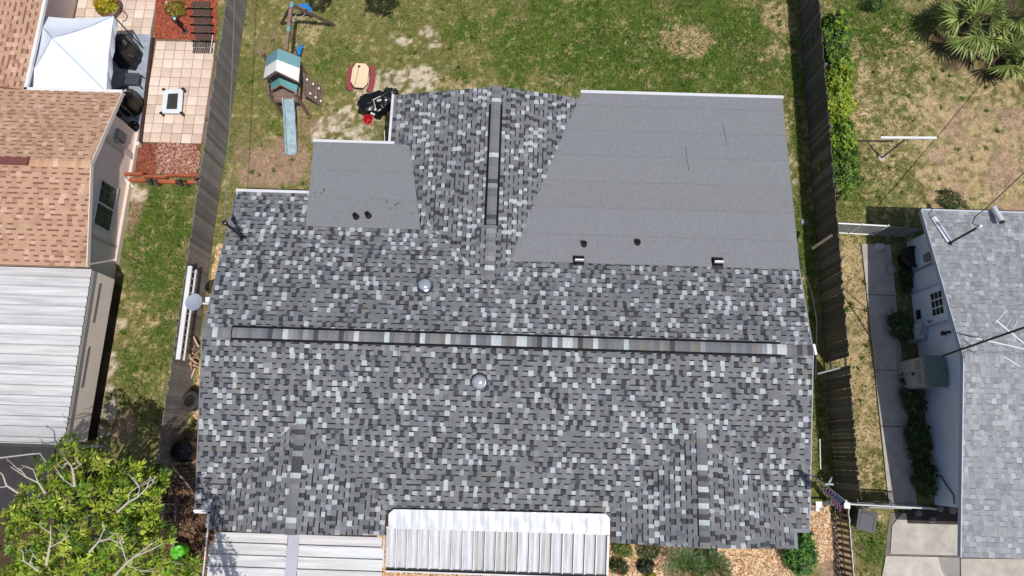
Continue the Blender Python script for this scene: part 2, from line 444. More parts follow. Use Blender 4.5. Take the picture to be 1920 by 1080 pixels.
# ------------------------------------------------------------------ roofs
def clip(poly, x0, x1, y0, y1):
    def cut(pl, ax, lim, ge):
        out = []
        for i in range(len(pl)):
            a_, b_ = pl[i], pl[(i + 1) % len(pl)]
            ia = (a_[ax] >= lim) if ge else (a_[ax] <= lim); ib = (b_[ax] >= lim) if ge else (b_[ax] <= lim)
            if ia: out.append(a_)
            if ia != ib:
                t_ = (lim - a_[ax]) / (b_[ax] - a_[ax])
                out.append((a_[0] + (b_[0] - a_[0]) * t_, a_[1] + (b_[1] - a_[1]) * t_))
        return out
    for ax, lim, ge in ((0, x0, True), (0, x1, False), (1, y0, True), (1, y1, False)):
        poly = cut(poly, ax, lim, ge)
        if len(poly) < 3: return None
    A = sum(poly[i][0] * poly[(i + 1) % len(poly)][1] - poly[(i + 1) % len(poly)][0] * poly[i][1] for i in range(len(poly)))
    if abs(A) < 2e-4: return None
    return poly if A > 0 else poly[::-1]

class Roof:
    """courses of shingles on sloping planes; the largest in view become parts, the rest one part"""
    def __init__(s, palette, band, expo=0.15, wr=(.12, .24), band_h=.032, tooth=.5, seed=1, bandp=.75, avoid=None, calm=0):
        s.pal, s.band, s.expo, s.wr, s.bh, s.tooth, s.bandp = palette, band, expo, wr, band_h, tooth, bandp
        s.r = random.Random(seed); s.items = []; s.avoid = avoid; s.calm = calm; s.last = False
    def pick(s, tooth=True):
        t_ = s.r.random(); acc = 0
        if s.calm:                       # light and dark tabs stand apart from each other
            sp = (not s.last) and s.r.random() < s.calm
            s.last = sp
            if sp:
                lt = s.r.random() < (.78 if tooth else .22)
                k_ = s.r.random()
                return vary(c(178, 182, 184) if k_ < .7 else (c(168, 176, 176) if k_ < .85 else c(148, 152, 156)), .09, s.r) if lt else vary(c(72, 73, 77), .2, s.r)
        for wgt, cl, va in s.pal:
            acc += wgt
            if t_ < acc: return vary(cl, va, s.r)
        return vary(s.pal[0][1], s.pal[0][2], s.r)
    def plane(s, O, U, Vv, poly):
        """O eave origin, U unit along the eave, Vv unit upslope; poly in (u, v)"""
        O, U, Vv = Vector(O), Vector(U).normalized(), Vector(Vv).normalized()
        N = U.cross(Vv).normalized()
        if N.z < 0: N = -N
        us = [p[0] for p in poly]; vs = [p[1] for p in poly]; e = s.expo
        r = s.r
        for i in range(int(math.floor(min(vs) / e)), int(math.ceil(max(vs) / e))):
            v0, v1 = i * e, (i + 1) * e
            u = min(us) - r.uniform(0, .25); tooth = r.random() < .5
            jog = r.uniform(-.003, .003)
            while u < max(us):
                wd = r.uniform(*s.wr) * (1.0 if tooth else 1.05)
                parts = []
                if tooth: parts.append((v0, v1, .016, None))
                elif r.random() < s.bandp:
                    parts += [(v0, v1 - s.bh, .008, None), (v1 - s.bh, v1, .0055, s.band)]
                else: parts.append((v0, v1, .008, None))
                for (a_, b_, th, cl) in parts:
                    q = clip(poly, u, u + wd, a_ + jog, b_ + jog)
                    if q: s.emit(O, U, Vv, N, q, v0, e, th, vary(cl, .2, r) if cl else s.pick(tooth), cl is None)
                u += wd
                tooth = (not tooth) if r.random() < .86 else tooth
    def emit(s, O, U, Vv, N, q, v0, e, th, col, main):
        n = len(q)
        top = [O + U * a_ + Vv * b_ + N * (.003 + th * max(0.12, 1 - .8 * (b_ - v0) / e)) for a_, b_ in q]
        bot = [O + U * a_ + Vv * b_ - N * .004 for a_, b_ in q]
        flip = U.cross(Vv).z < 0
        fs = [tuple(range(n))] + [(i, n + i, n + (i + 1) % n, (i + 1) % n) for i in range(n)]
        if flip: fs = [f[::-1] for f in fs]
        pc = [pix(p) for p in top]
        A = abs(sum(pc[i][0] * pc[(i + 1) % n][1] - pc[(i + 1) % n][0] * pc[i][1] for i in range(n))) / 2
        cx = sum(p[0] for p in pc) / n; cy = sum(p[1] for p in pc) / n
        if not (-10 < cx < 1930 and -10 < cy < 1090): A *= .01
        if s.avoid and s.avoid(cx, cy): A *= .01
        s.items.append((A if main else 0, top + bot, fs, col))
    def finish(s, parent, name='shingle', limit=300):
        s.items.sort(key=lambda t_: -t_[0])
        for (A, vs, fs, col) in s.items[:limit]:
            m = MB(col); m.idx(vs, fs, col); m.build(name, 'shingle', parent)
        m = MB()
        for (A, vs, fs, col) in s.items[limit:]: m.idx(vs, fs, col)
        m.build(name + '_field', 'shingle', parent, kind='stuff')

# ---- the main house
PITCH = .214
XL, XR, YR, ZR, YF, YB = -9.2, 8.7, 3.12, 3.65, -1.95, 7.93
XG, ZG, YG = -0.86, 3.25, 11.6
house = thing('house', (0, 3, 0), 'wide low house with new mottled grey shingle roof and two flat grey patches', 'house')
GREY = [(.62, c(116, 118, 121), .07), (.16, c(127, 127, 129), .06), (.06, c(120, 117, 114), .06), (.10, c(104, 106, 110), .07), (.06, c(136, 138, 141), .06)]
zm_f = lambda x, y: ZR - PITCH * (YR - y)
zm_b = lambda x, y: ZR - PITCH * (y - YR)
zg = lambda x, y: ZG - PITCH * abs(x - XG)
flat_r = lambda x, y: 3.115 - (y - 5.72) * .0755
flat_l = lambda x, y: 2.905 - (y - 6.72) * .098
GL = (-8.74, -6.2, -3.63, 3.146)      # front gables: left eave, ridge, right eave, ridge height
GR = (2.93, 5.5, 8.24, 3.167)
YGF = -2.5
gl = lambda x, y: GL[3] - PITCH * abs(x - GL[1])
gr_ = lambda x, y: GR[3] - PITCH * abs(x - GR[1])
apL = YR - (ZR - GL[3]) / PITCH; apR = YR - (ZR - GR[3]) / PITCH
Wm = MB(c(214, 214, 212))
for (x0, x1, y0, y1) in ((-8.8, 8.3, -1.55, 7.5), (-4.0, 8.3, 7.5, 11.3), (-6.5, -4.0, 7.5, 9.4), (-8.4, -4.0, -2.1, -1.55), (3.3, 7.9, -2.1, -1.55)):
    Wm.box(x0, x1, y0, y1, -.05, 2.42)
Wm.build('wall', 'stucco', house)
dk = MB(c(96, 96, 100))
def deck(poly, zf, th=.11):
    dk.prism(poly, lambda x, y: zf(x, y) - th, lambda x, y: zf(x, y) - .006)
deck([(XL, YF), (XR, YF), (XR, YR), (XL, YR)], zm_f)
deck([(XL, YR), (XR, YR), (XR, 5.75), (-3.05, 5.75), (-3.05, 7.15), (-3.2, 6.8), (-6.5, 6.8), (-6.5, YB), (XL, YB)], zm_b)
deck([(XG, 4.97), (XG, YG), (-4.35, YG), (-4.35, 9.74), (-3.64, 9.74), (-3.12, 7.2)], zg)
deck([(XG, 4.97), (0.2, 5.9), (2.1, YG), (XG, YG)], zg)
for g, zf, ap in ((GL, gl, apL), (GR, gr_, apR)):
    deck([(g[1], ap), (g[0], ap - (g[1] - g[0])), (g[0], YGF), (g[1], YGF)], zf)
    deck([(g[1], ap), (g[1], YGF), (g[2], YGF), (g[2], ap - (g[2] - g[1]))], zf)
roof = dk.build('roof', 'shingle', house)
CS = 1 / math.hypot(1, PITCH)
def hide(u, v):
    return 720 < u < 1145 and v > 962 or (385 < u < 722 and v > 998)
R1 = Roof(GREY, c(36, 36, 40), expo=.155, wr=(.10, .16), band_h=.040, bandp=.95, calm=.355, seed=11, avoid=hide)
s_ = 1 / CS
# front slope: u along x, v upslope from the eave
def fpoly(pts): return [(x, (y - YF) * s_) for x, y in pts]
R1.plane((0, YF, zm_f(0, YF)), (1, 0, 0), (0, 1, PITCH), fpoly([
    (XL, YF), (GL[0], YF), (GL[0], apL - (GL[1] - GL[0])), (GL[1], apL), (GL[2], apL - (GL[2] - GL[1])), (GL[2], YF),
    (GR[0], YF), (GR[0], apR - (GR[1] - GR[0])), (GR[1], apR), (GR[2], apR - (GR[2] - GR[1])), (GR[2], YF), (XR, YF), (XR, YR), (XL, YR)]))
def bpoly(pts): return [(-x, (YB - y) * s_) for x, y in pts]
vx = lambda x: 4.97 + abs(x - XG)
R1.plane((0, YB, zm_b(0, YB)), (-1, 0, 0), (0, -1, PITCH), bpoly([
    (XL, YR), (XR, YR), (XR, 5.74), (XG + .77, 5.74), (XG, 4.97), (-3.12, vx(-3.12)), (-3.10, 6.74), (-6.74, 6.74), (-6.84, YB), (XL, YB)]))
# rear gable, left and right slopes (courses run along y)
xe = -4.35
R1.plane((xe, 0, zg(xe, 0)), (0, -1, 0), (1, 0, PITCH), [(-y, (x - xe) * s_) for x, y in
    [(XG, 4.97), (XG, YG), (xe, YG), (xe, 9.73), (-3.70, 9.73), (-3.20, vx(-3.20)), (-3.12, vx(-3.12))]])
xe2 = 2.05
R1.plane((xe2, 0, zg(xe2, 0)), (0, 1, 0), (-1, 0, PITCH), [(y, (xe2 - x) * s_) for x, y in
    [(XG, 4.97), (XG + .77, 5.74), (1.98, YG), (XG, YG)]])
for g, zf, ap in ((GL, gl, apL), (GR, gr_, apR)):
    R1.plane((g[0], 0, zf(g[0], 0)), (0, -1, 0), (1, 0, PITCH), [(-y, (x - g[0]) * s_) for x, y in
        [(g[1], ap), (g[1], YGF), (g[0], YGF), (g[0], ap - (g[1] - g[0]))]])
    R1.plane((g[2], 0, zf(g[2], 0)), (0, 1, 0), (-1, 0, PITCH), [(y, (g[2] - x) * s_) for x, y in
        [(g[1], ap), (g[2], ap - (g[2] - g[1])), (g[2], YGF), (g[1], YGF)]])
R1.finish(roof)

# ridge vents with folded caps
cap_cols = [c(118, 120, 123), c(112, 114, 118), c(123, 120, 118), c(105, 107, 111), c(129, 128, 128), c(188, 194, 195), c(176, 186, 186), c(74, 75, 79), c(117, 113, 110), c(140, 143, 146)]
def cap_mesh(col, half=.150, L=.165, drop=PITCH):
    m = MB(col); n = 6
    xs = [-half + 2 * half * i / n for i in range(n + 1)]
    zt = lambda x: -abs(x) * drop + .004 - .012 * (abs(x) < .03)
    top = [(x, y, zt(x) + .020 + (.006 if y < 0 else 0)) for y in (-L / 2, L / 2) for x in xs]
    bot = [(x, y, zt(x)) for y in (-L / 2, L / 2) for x in xs]
    k = n + 1; fs = []
    for i in range(n):
        fs.append((i, i + 1, k + i + 1, k + i))
        fs.append((2 * k + i + 1, 2 * k + i, i, i + 1)[::-1] if False else (2 * k + i, 2 * k + i + 1, i + 1, i))
        fs.append((k + i, k + i + 1, 3 * k + i + 1, 3 * k + i))
    fs += [(0, k, 3 * k, 2 * k), (n, 2 * k + n, 3 * k + n, k + n)]
    m.idx(top + bot, fs, col)
    return m.mesh('ridge_cap', 'shingle')
cap_m = [cap_mesh(q) for q in cap_cols]
cw = [5, 5, 4, 4, 3, 5, 1.6, 3, 2, 3]
def ridge(a, b, lift, vent=None):
    a, b = Vector(a), Vector(b); d = b - a; L = d.length; n = int(L / .148)
    rz = math.atan2(d.y, d.x) - math.pi / 2
    for i in range(n):
        t_ = (i + .5) / n; p = a + d * t_
        up = lift if vent is None or vent[0] < t_ < vent[1] else .012
        place(rng.choices(cap_m, cw)[0], 'ridge_cap', p + Vector((0, 0, up)), roof, rot=(0, 0, rz))
ridge((XL, YR, ZR), (XR, YR, ZR), .052, (.047, .948))
ridge((XG, YG, ZG), (XG, 5.05, ZG), .052, (.10, .73))
ridge((GL[1], apL + .1, GL[3]), (GL[1], YGF, GL[3]), .012)
ridge((GR[1], apR + .1, GR[3]), (GR[1], YGF, GR[3]), .012)
def vent(a, b):
    a, b = Vector(a), Vector(b); d = (b - a).normalized(); x = d.cross(Vector((0, 0, 1)))
    m = MB(c(6, 6, 7)); h = .218
    prof = [(-h, -h * PITCH + .0), (-h, -h * PITCH + .045), (0, .048), (h, -h * PITCH + .045), (h, -h * PITCH)]
    vs = [p + x * q + Vector((0, 0, z)) for p in (a, b) for q, z in prof]
    m.idx(vs, [(0, 1, 6, 5), (1, 2, 7, 6), (2, 3, 8, 7), (3, 4, 9, 8), (0, 4, 3, 2, 1), (5, 6, 7, 8, 9)])
    m.build('ridge_vent', 'rubber', roof)
dx = XR - XL
vent((XL + dx * .047, YR, ZR), (XL + dx * .948, YR, ZR))
vent((XG, YG - (YG - 5.05) * .10, ZG), (XG, YG - (YG - 5.05) * .73, ZG))

# flat rolled roofing laid in strips
def flat_roof(poly, zf, step, y0, y1, lab):
    fl = MB(c(96, 97, 101)); fl.prism(poly, lambda x, y: zf(x, y) - .14, lambda x, y: zf(x, y)); base = fl.build('flat_roof', 'membrane', house, label=lab)
    y = y0; k = 0
    while y < y1 - .02:
        q = clip(poly, -30, 30, y, min(y + step, y1))
        if q:
            lo, hi = min(p[1] for p in q), max(p[1] for p in q)
            m = MB(vary(c(130, 131, 134), .025))
            m.prism(q, lambda x, y_: zf(x, y_) + .001, lambda x, y_: zf(x, y_) + .006 + .007 * (hi - y_) / max(.01, hi - lo) * -1 + .007)
            m.build('membrane_strip', 'membrane', base)
            if y > y0:
                xa_, xb_ = min(p[0] for p in q if abs(p[1] - lo) < .01), max(p[0] for p in q if abs(p[1] - lo) < .01)
                m = MB(c(112, 113, 116)); m.beam((xa_ + .02, lo, zf(0, lo) + .0125), (xb_ - .02, lo, zf(0, lo) + .0125), .011, .004); m.build('lap_seam', 'membrane', base)
        y += step; k += 1
FR = [(-.30, 5.72), (8.72, 5.72), (8.72, 11.78), (1.98, 11.78)]
FL = [(-6.75, 6.72), (-3.10, 6.72), (-3.68, 9.74), (-6.87, 9.74)]
flat_roof(FR, flat_r, .93, 5.72, 11.78, 'large flat grey rolled roofing patch')
flat_roof(FL, flat_l, 1.0, 6.72, 9.74, 'small flat grey rolled roofing patch')
sm = MB(c(84, 86, 90))       # cross seams where two rolls meet
for (u0, v0, u1, v1) in ((1357, 228, 1364, 273), (1286, 275, 1291, 320)):
    p, q = P(u0, v0, 2.85), P(u1, v1, 2.85)
    zz = lambda s: Vector((s.x, s.y, flat_r(s.x, s.y) + .0165))
    sm.beam(zz(p), zz(q), .012, .006)
sm.build('seam_or_highlight', 'membrane', house)
for (u, v, l_, a_) in ((607, 356, .14, -1.0), (603, 363, .08, 1.2), (726, 379, .10, -.4), (745, 383, .16, .5), (741, 386, .06, .6), (590, 362, .04, 1), (733, 392, .05, 0), (771, 402, .06, 0)):
    p = P(u, v, 2.78); p.z = flat_l(p.x, p.y) + .016; d = Vector((math.cos(a_), math.sin(a_), 0)) * l_ / 2; d.z = -d.y * .098
    m = MB(c(78, 79, 84)); m.beam(p - d, p + d, .035, .003); m.build('scuff', 'membrane', house)
# white drip edges and gutters
WH = c(212, 212, 215)
def strip(name, a, b, w, h, col=WH, mat='paint', lab=None):
    m = MB(col); m.beam(a, b, w, h); return m.build(name, mat, house, label=lab)
strip('drip_edge', (1.95, 11.83, 2.645), (8.76, 11.83, 2.645), .10, .09)
strip('drip_edge', (-6.9, 9.79, 2.60), (-4.2, 9.79, 2.60), .09, .08)
strip('drip_edge', (XL - .03, YB + .03, zm_b(0, YB)), (-6.84, YB + .03, zm_b(0, YB)), .09, .08)
strip('drip_edge', (-4.39, 9.8, zg(-4.35, 0) - .01), (-4.39, YG + .02, zg(-4.35, 0) - .01), .08, .08)
gt = MB(c(225, 226, 230))
zz = zm_f(0, YF)
gt.beam((XL - .02, YF - .06, zz - .02), (GL[0], YF - .06, zz - .02), .10, .09)
gt.beam((GL[0] - .03, YF - .05, zz - .02), (GL[0] - .03, YGF + .05, zz - .02), .12, .09)
gt.beam((XL - .05, YF - .06, zz - .05), (XL - .15, YF + .22, 2.0), .07, .06)
gt.build('gutter', 'paint', house)
gt = MB(c(120, 124, 132)); gt.beam((GR[2], YF - .05, zz - .02), (XR, YF - .05, zz - .02), .11, .09); gt.beam((GR[2] + .04, YF - .1, zz - .02), (GR[2] + .04, YGF, zz - .02), .11, .09)
gt.build('gutter', 'paint', house, label='dark grey gutter corner')
# white rake boards on the ends
strip('rake_board', (XR + .02, YF, zm_f(0, YF) - .06), (XR + .02, YR, ZR - .06), .03, .13, c(150, 152, 158))
strip('rake_board', (XR + .02, YR, ZR - .06), (XR + .02, 5.7, zm_b(0, 5.7) - .06), .03, .13, c(150, 152, 158))
strip('rake_board', (XL - .02, YF, zm_f(0, YF) - .06), (XL - .02, YR, ZR - .06), .03, .13, c(120, 120, 126))
strip('rake_board', (XL - .02, YR, ZR - .06), (XL - .02, YB, zm_b(0, YB) - .06), .03, .13, c(120, 120, 126))
# roof fittings
def onroof(u, v, zf, z0=3.0):
    p = P(u, v, z0)
    for _ in range(6): p = P(u, v, zf(p.x, p.y))
    return p
for (u, v, zf) in ((797, 537, zm_b), (899, 715, zm_f)):
    p = onroof(u, v, zf); t = thing('tubular_skylight', p, ('round tubular skylight behind the long ridge' if zf is zm_b else 'round tubular skylight in front of the long ridge'), 'skylight', 'tubular skylights')
    nrm = Vector((0, -PITCH if zf is zm_f else PITCH, 1))
    MB(c(52, 54, 58)).lathe(p, [(.27, -.03), (.255, .012), (.235, .02), (.22, .10), (.20, .115)], 28, axis=nrm).build('flashing', 'paint', t, smooth=False)
    MB(c(190, 192, 198)).lathe(p, [(.222, .10), (.225, .125), (.20, .14), (.18, .14)], 28, axis=nrm).build('ring', 'chrome', t)
    MB(c(196, 198, 203)).lathe(p, [(.195, .13), (.185, .165), (.15, .205), (.09, .23), (.03, .24), (.002, .241)], 28, axis=nrm).build('dome', 'dome', t, smooth=True)
for (u, v, zf, r, h, lab) in ((668, 407, flat_l, .085, .2, 'left one of the two black vent pipes on the small flat roof'), (691, 405, flat_l, .085, .22, 'right one of the two black vent pipes on the small flat roof'),
                              (1095, 459, flat_r, .075, .22, 'black vent pipe above the left vent hood on the large flat roof'), (1195, 455, flat_r, .085, .14, 'low black vent pipe standing alone on the large flat roof')):
    p = onroof(u, v, zf); t = thing('vent_pipe', p, lab, 'vent pipe', 'black roof vent pipes')
    MB(c(24, 24, 26)).lathe(p, [(r * 1.3, 0), (r * 1.25, .02), (r, .05), (r * .95, h), (r * .7, h), (r * .7, h * .6)], 18).build('boot', 'black', t)
    MB(c(10, 10, 11)).lathe(p, [(r * .45, .02), (r * .42, h + .05), (r * .2, h + .052)], 14).build('pipe', 'black', t)
for (u, v, lab) in ((1085, 489, 'left black hooded roof vent on the flat roof edge'), (1345, 492, 'right black hooded roof vent on the flat roof edge')):
    p = onroof(u, v, flat_r); t = thing('roof_vent', p, lab, 'roof vent', 'black hooded roof vents')
    x, y, z = p
    m = MB(c(16, 16, 18)); m.box(x - .17, x + .17, y - .16, y + .16, z + .005, z + .02); m.build('flange', 'black', t)
    m = MB(c(14, 14, 15)); n = 12; R = .13
    vs = []
    for xx in (x - .14, x + .14):
        for i in range(n + 1):
            a_ = math.pi * i / n; vs.append((xx, y + math.cos(a_) * R, z + .05 + math.sin(a_) * R))
        vs += [(xx, y - R, z + .012), (xx, y + R, z + .012)]
    k = n + 3
    m.idx(vs, [(i, (i + 1) % k, k + (i + 1) % k, k + i) for i in range(k)] + [tuple(range(k))[::-1], tuple(range(k, 2 * k))])
    m.build('hood', 'black', t)
    m = MB(c(245, 245, 245)); m.box(x - .12, x + .145, y - .03, y + .012, z + .176, z + .183); m.build('seam_or_highlight', 'paint', t, label='pale painted highlight along the top')  # white strip painted in as the highlight on the hood
# old dish mast on the left rear corner
p = onroof(456, 447, zm_b); t = thing('service_mast', p, 'black service mast and strut on rear left roof corner', 'mast')
top = p + Vector((-.02, .05, 1.35))
MB(c(18, 18, 20)).tube([p, top], .04, 8).build('pole', 'black', t)
MB(c(18, 18, 20)).tube([p + Vector((-.05, .25, 0)), p + Vector((-.02, .06, .9))], .025, 6).build('strut', 'black', t)
MB(c(22, 22, 24)).lathe(p, [(.10, -.02), (.10, .03), (.05, .06)], 14).build('boot', 'black', t)
MB(c(30, 30, 32)).lathe(top + Vector((0, 0, -.05)), [(.05, 0), (.075, .04), (.07, .12), (.02, .15)], 12).build('weather_head', 'black', t)
far = P(438, -120, 5.2)
def sag(a, b, d, n=24):
    a, b = Vector(a), Vector(b)
    return [a.lerp(b, i / n) - Vector((0, 0, d * 4 * (i / n) * (1 - i / n))) for i in range(n + 1)]
MB(c(120, 120, 122)).tube(sag(top + Vector((-.03, .03, .02)), far + (far - top) * .5, .25), .012, 5).build('overhead_cable', 'wire', None, 'grey overhead cable running from the black roof mast past the left fence', 'cable')
# satellite dish on the left gable end
p = P(365, 567, 2.9); t = thing('satellite_dish', (XL - .05, p.y, 2.6), 'round grey satellite dish on left end of the grey roof', 'satellite dish')
ax = Vector((-.55, .15, .8)).normalized()
prof = [(.0, .0)] + [(.27 * k / 8, .06 * (k / 8) ** 2) for k in range(1, 9)]
MB(c(150, 158, 170)).lathe(p, [(.001, 0)] + prof[1:] + [(.275, .05), (.12, .0), (.001, -.015)], 30, axis=(ax.x * .25, ax.y * .3, 1)).build('reflector', 'paint', t, smooth=True)
MB(c(215, 216, 220)).tube([p + Vector((.02, 0, -.02)), p + Vector((.25, .0, -.12)), (XL - .03, p.y, 2.75)], .03, 8).build('arm', 'paint', t)
q = P(389, 563, 2.95)
MB(c(230, 231, 235)).beam(q + Vector((-.06, 0, 0)), q + Vector((.10, .03, -.05)), .16, .10).build('feed_horn', 'paint', t)

# ------------------------------------------------------------------ metal awnings on the front
def pan_y(x0, x1, ya, za, yb, zb, col, th=.012, rib=.03):
    """one awning pan running front to back with an upturned rib on its right edge"""
    m = MB(col); d = Vector((0, yb - ya, zb - za)); n = 1
    def sec(x, dz): return [(x, ya, za + dz), (x, yb, zb + dz)]
    xs = [(x0 + .004, -.01), (x0 + .05, -.03), (x0 + (x1 - x0) * .35, -.022), (x0 + (x1 - x0) * .65, -.034), (x1 - rib, -.024), (x1 - rib, .075), (x1, .075), (x1, -.03)]
    for k_, ((xa, a_), (xb, b_)) in enumerate(zip(xs[:-1], xs[1:])):
        A_, B_ = sec(xa, a_), sec(xb, b_); m.face([A_[0], B_[0], B_[1], A_[1]][::-1], c(214, 214, 217) if k_ > 3 else None)
    m.face([(x0, yb, zb - .03), (x1, yb, zb - .03), (x1, yb, zb), (x0, yb, zb)])
    return m
pa, pb = P(722, 1000, 2.5), P(1142, 1010, 2.5)
porch = thing('porch_awning', ((-3.55 + 2.9) / 2, -3, 0), 'white ribbed metal porch awning under the middle of the roof edge', 'awning')
px0, px1, np_ = -3.58, 2.86, 20
fl = MB(c(204, 206, 210))
zt = lambda x, y: zm_f(0, y) + .022 if y > -2.0 else 2.56 + (y + 2.0) * .12
nfx, nfy = 90, 10
def fpt_(i, j):
    x = -3.52 + 6.42 * i / nfx; top_ = -1.76 + .01 * (x + 3.5); cut_ = max(0, .13 - min(x + 3.52, 2.9 - x)); y = (-2.27) + (top_ - cut_ + 2.27) * j / nfy
    w_ = .012 * math.sin(x * 7.3) * math.cos(y * 9 + x) + .010 * math.sin(x * 15.1 + y * 4) + .006 * math.sin(x * 31)
    return (x, y, 2.60 + (y + 2.45) * .19 + w_ * (.3 + .7 * math.sin(math.pi * j / nfy)))
for i in range(nfx):
    for j in range(nfy): fl.face([fpt_(i, j), fpt_(i + 1, j), fpt_(i + 1, j + 1), fpt_(i, j + 1)])
fl.build('flashing', 'metal', porch, smooth=True)
dirt = [c(188, 188, 192), c(182, 182, 186), c(170, 168, 166), c(192, 192, 196), c(166, 160, 152)]
for i in range(np_):
    a_ = px0 + (px1 - px0) * i / np_; b_ = px0 + (px1 - px0) * (i + 1) / np_
    pan_y(a_, b_, -2.25, 2.585, -3.42, 2.30, rng.choices(dirt, [3, 3, 2, 3, 2 if 8 < i < 18 else .3])[0]).build('roof_pan', 'metal_y', porch)
m = MB(WH); m.beam((px0, -2.28, 2.615), (px1, -2.26, 2.615), .05, .03); m.build('top_rail', 'metal', porch)
m = MB(WH); m.beam((px0, -3.52, 2.25), (px1 + .03, -3.52, 2.25), .04, .08); m.build('gutter', 'metal', porch)
m = MB(c(20, 20, 22)); m.beam((px0, -3.46, 2.21), (px1 + .03, -3.46, 2.21), .08, .03); m.build('gutter_trough', 'paint', porch)
m = MB(WH)
for x in (px0 + .05, -.4, px1 - .05): m.beam((x, -3.45, 2.2), (x, -3.45, 0), .06, .06)
m.build('post', 'metal', porch)
m = MB(WH); m.beam((px1 + .02, -2.3, 2.56), (px1 + .02, -3.5, 2.27), .03, .10); m.build('side_trim', 'metal', porch)

awn = thing('carport_awning', (-6.2, -4, 0), 'white metal awning of long flat pans below the left front gable', 'awning')
for (xa, xb) in ((-8.72, -6.47), (-6.12, -3.66)):
    for k in range(7):
        y0 = -2.58 - .335 * k; y1 = y0 - .335; z0 = 2.44 - .03 * k
        m = MB(vary(c(202, 201, 201), .06))
        xs = xa + (.12 if k == 0 and xa < -7 else 0); xe_ = xb - (.05 if k == 0 and xb > -4 else 0)
        for (ya, za), (yb, zb) in zip([(y0, z0), (y0 - .28, z0 - .015), (y0 - .28, z0 + .045), (y0 - .315, z0 + .045), (y0 - .315, z0 - .02)], [(y0 - .28, z0 - .015), (y0 - .28, z0 + .045), (y0 - .315, z0 + .045), (y0 - .315, z0 - .02), (y0 - .335, z0 - .03)]):
            m.face([(xs, ya, za), (xs, yb, zb), (xe_, yb, zb), (xe_, ya, za)])
        m.build('roof_pan', 'metal_x', awn)
m = MB(c(184, 184, 196)); m.box(-6.47, -6.13, -4.95, -2.56, 2.36, 2.385); m.build('channel', 'metal', awn)
m = MB(WH); m.beam((-8.82, -2.1, 2.46), (-8.86, -5.0, 2.2), .035, .05); m.beam((-3.64, -2.6, 2.46), (-3.64, -3.35, 2.36), .03, .05); m.build('side_trim', 'metal', awn)
m = MB(WH)
for x in (-8.7, -6.3, -3.8): m.beam((x, -4.8, 2.2), (x, -4.8, 0), .07, .07)
m.build('post', 'metal', awn)

# ------------------------------------------------------------------ fences
def board_mesh(col, w=.138, h=1.66, th=.018):
    m = MB(col)
    a_ = .035
    pr = [(-w / 2, 0), (w / 2, 0), (w / 2, h - a_), (w / 2 - a_, h), (-w / 2 + a_, h), (-w / 2, h - a_)]
    vs = [(-th / 2, y, z) for y, z in pr] + [(th / 2, y, z) for y, z in pr]
    n = 6
    m.idx(vs, [tuple(range(n))[::-1], tuple(range(n, 2 * n))] + [(i, (i + 1) % n, n + (i + 1) % n, n + i) for i in range(n)])
    return m.mesh('board', 'wood')
WD = [c(138, 131, 126), c(130, 123, 118), c(144, 137, 131), c(120, 113, 108), c(134, 127, 122), c(150, 143, 137)]
def fence(name, x_of, y0, y1, gap, cols, label, rail_side, jit=.01, tilt=.0, skip=None):
    t = thing(name, (x_of((y0 + y1) / 2), (y0 + y1) / 2, 0), label, 'fence')
    ms = [board_mesh(q) for q in cols]
    y = y0; r = random.Random(len(label))
    while y > y1:
        if not (skip and skip[0] < y < skip[1]):
            place(r.choice(ms), 'board', (x_of(y) + r.uniform(-jit, jit) * .4, y, r.uniform(-.04, .02)), t, rot=(r.uniform(-.004, .004), r.uniform(-.006, .006) + tilt, r.uniform(-.012, .012)), scale=(1, r.uniform(.985, 1.015), r.uniform(.97, 1.03)))
        y -= .138 + (r.uniform(gap * .3, gap * 1.7) if y < 5 or gap < .005 else r.uniform(0, .004))
    yy = y0
    while yy > y1:
        ye = max(y1, yy - 2.4)
        for z in (.3, 1.35):
            m = MB(vary(c(100, 92, 86), .1)); m.beam((x_of(yy) + rail_side * .035, yy, z), (x_of(ye) + rail_side * .035, ye, z), .04, .09); m.build('rail', 'wood', t)
        m = MB(vary(c(104, 96, 90), .1)); m.beam((x_of(yy) + rail_side * .09, yy, 0), (x_of(yy) + rail_side * .09, yy, 1.6), .09, .09, up=(0, 1, 0)); m.build('post', 'wood', t)
        yy -= 2.4
    return t
fence('wood_fence', lambda y: -10.98 + .004 * (y - 8), 18.2, -.75, .004, WD, 'weathered grey board fence left of the grey roofed house', -1)
fence('wood_fence', lambda y: 10.72 + .001 * y, 18.6, -1.2, .0045, [c(104, 97, 88), c(94, 88, 80), c(116, 110, 100), c(88, 82, 74)], 'weathered board fence on the right of the grey roofed house', 1, skip=(2.95, 3.25))
# short plank gate at the left front
gate = thing('plank_gate', P(335, 905), 'dark plank gate angled between left fence and front gutter', 'gate')
ga, gb = Vector((-10.75, -.78, 0)), Vector((-9.75, -1.75, 0))
for k in range(9):
    q = ga.lerp(gb, (k + .5) / 9); d = (gb - ga).normalized()
    m = MB(vary(c(100, 92, 86), .15)); m.beam(q, q + Vector((0, 0, 1.15)), .125, .02, up=(d.y, -d.x, 0)); m.build('board', 'wood', gate)
for z in (.25, .7, 1.17):
    m = MB(vary(c(128, 120, 112), .1)); m.beam(ga + Vector((0, 0, z)), gb + Vector((0, 0, z)), .05, .07); m.build('rail', 'wood', gate)
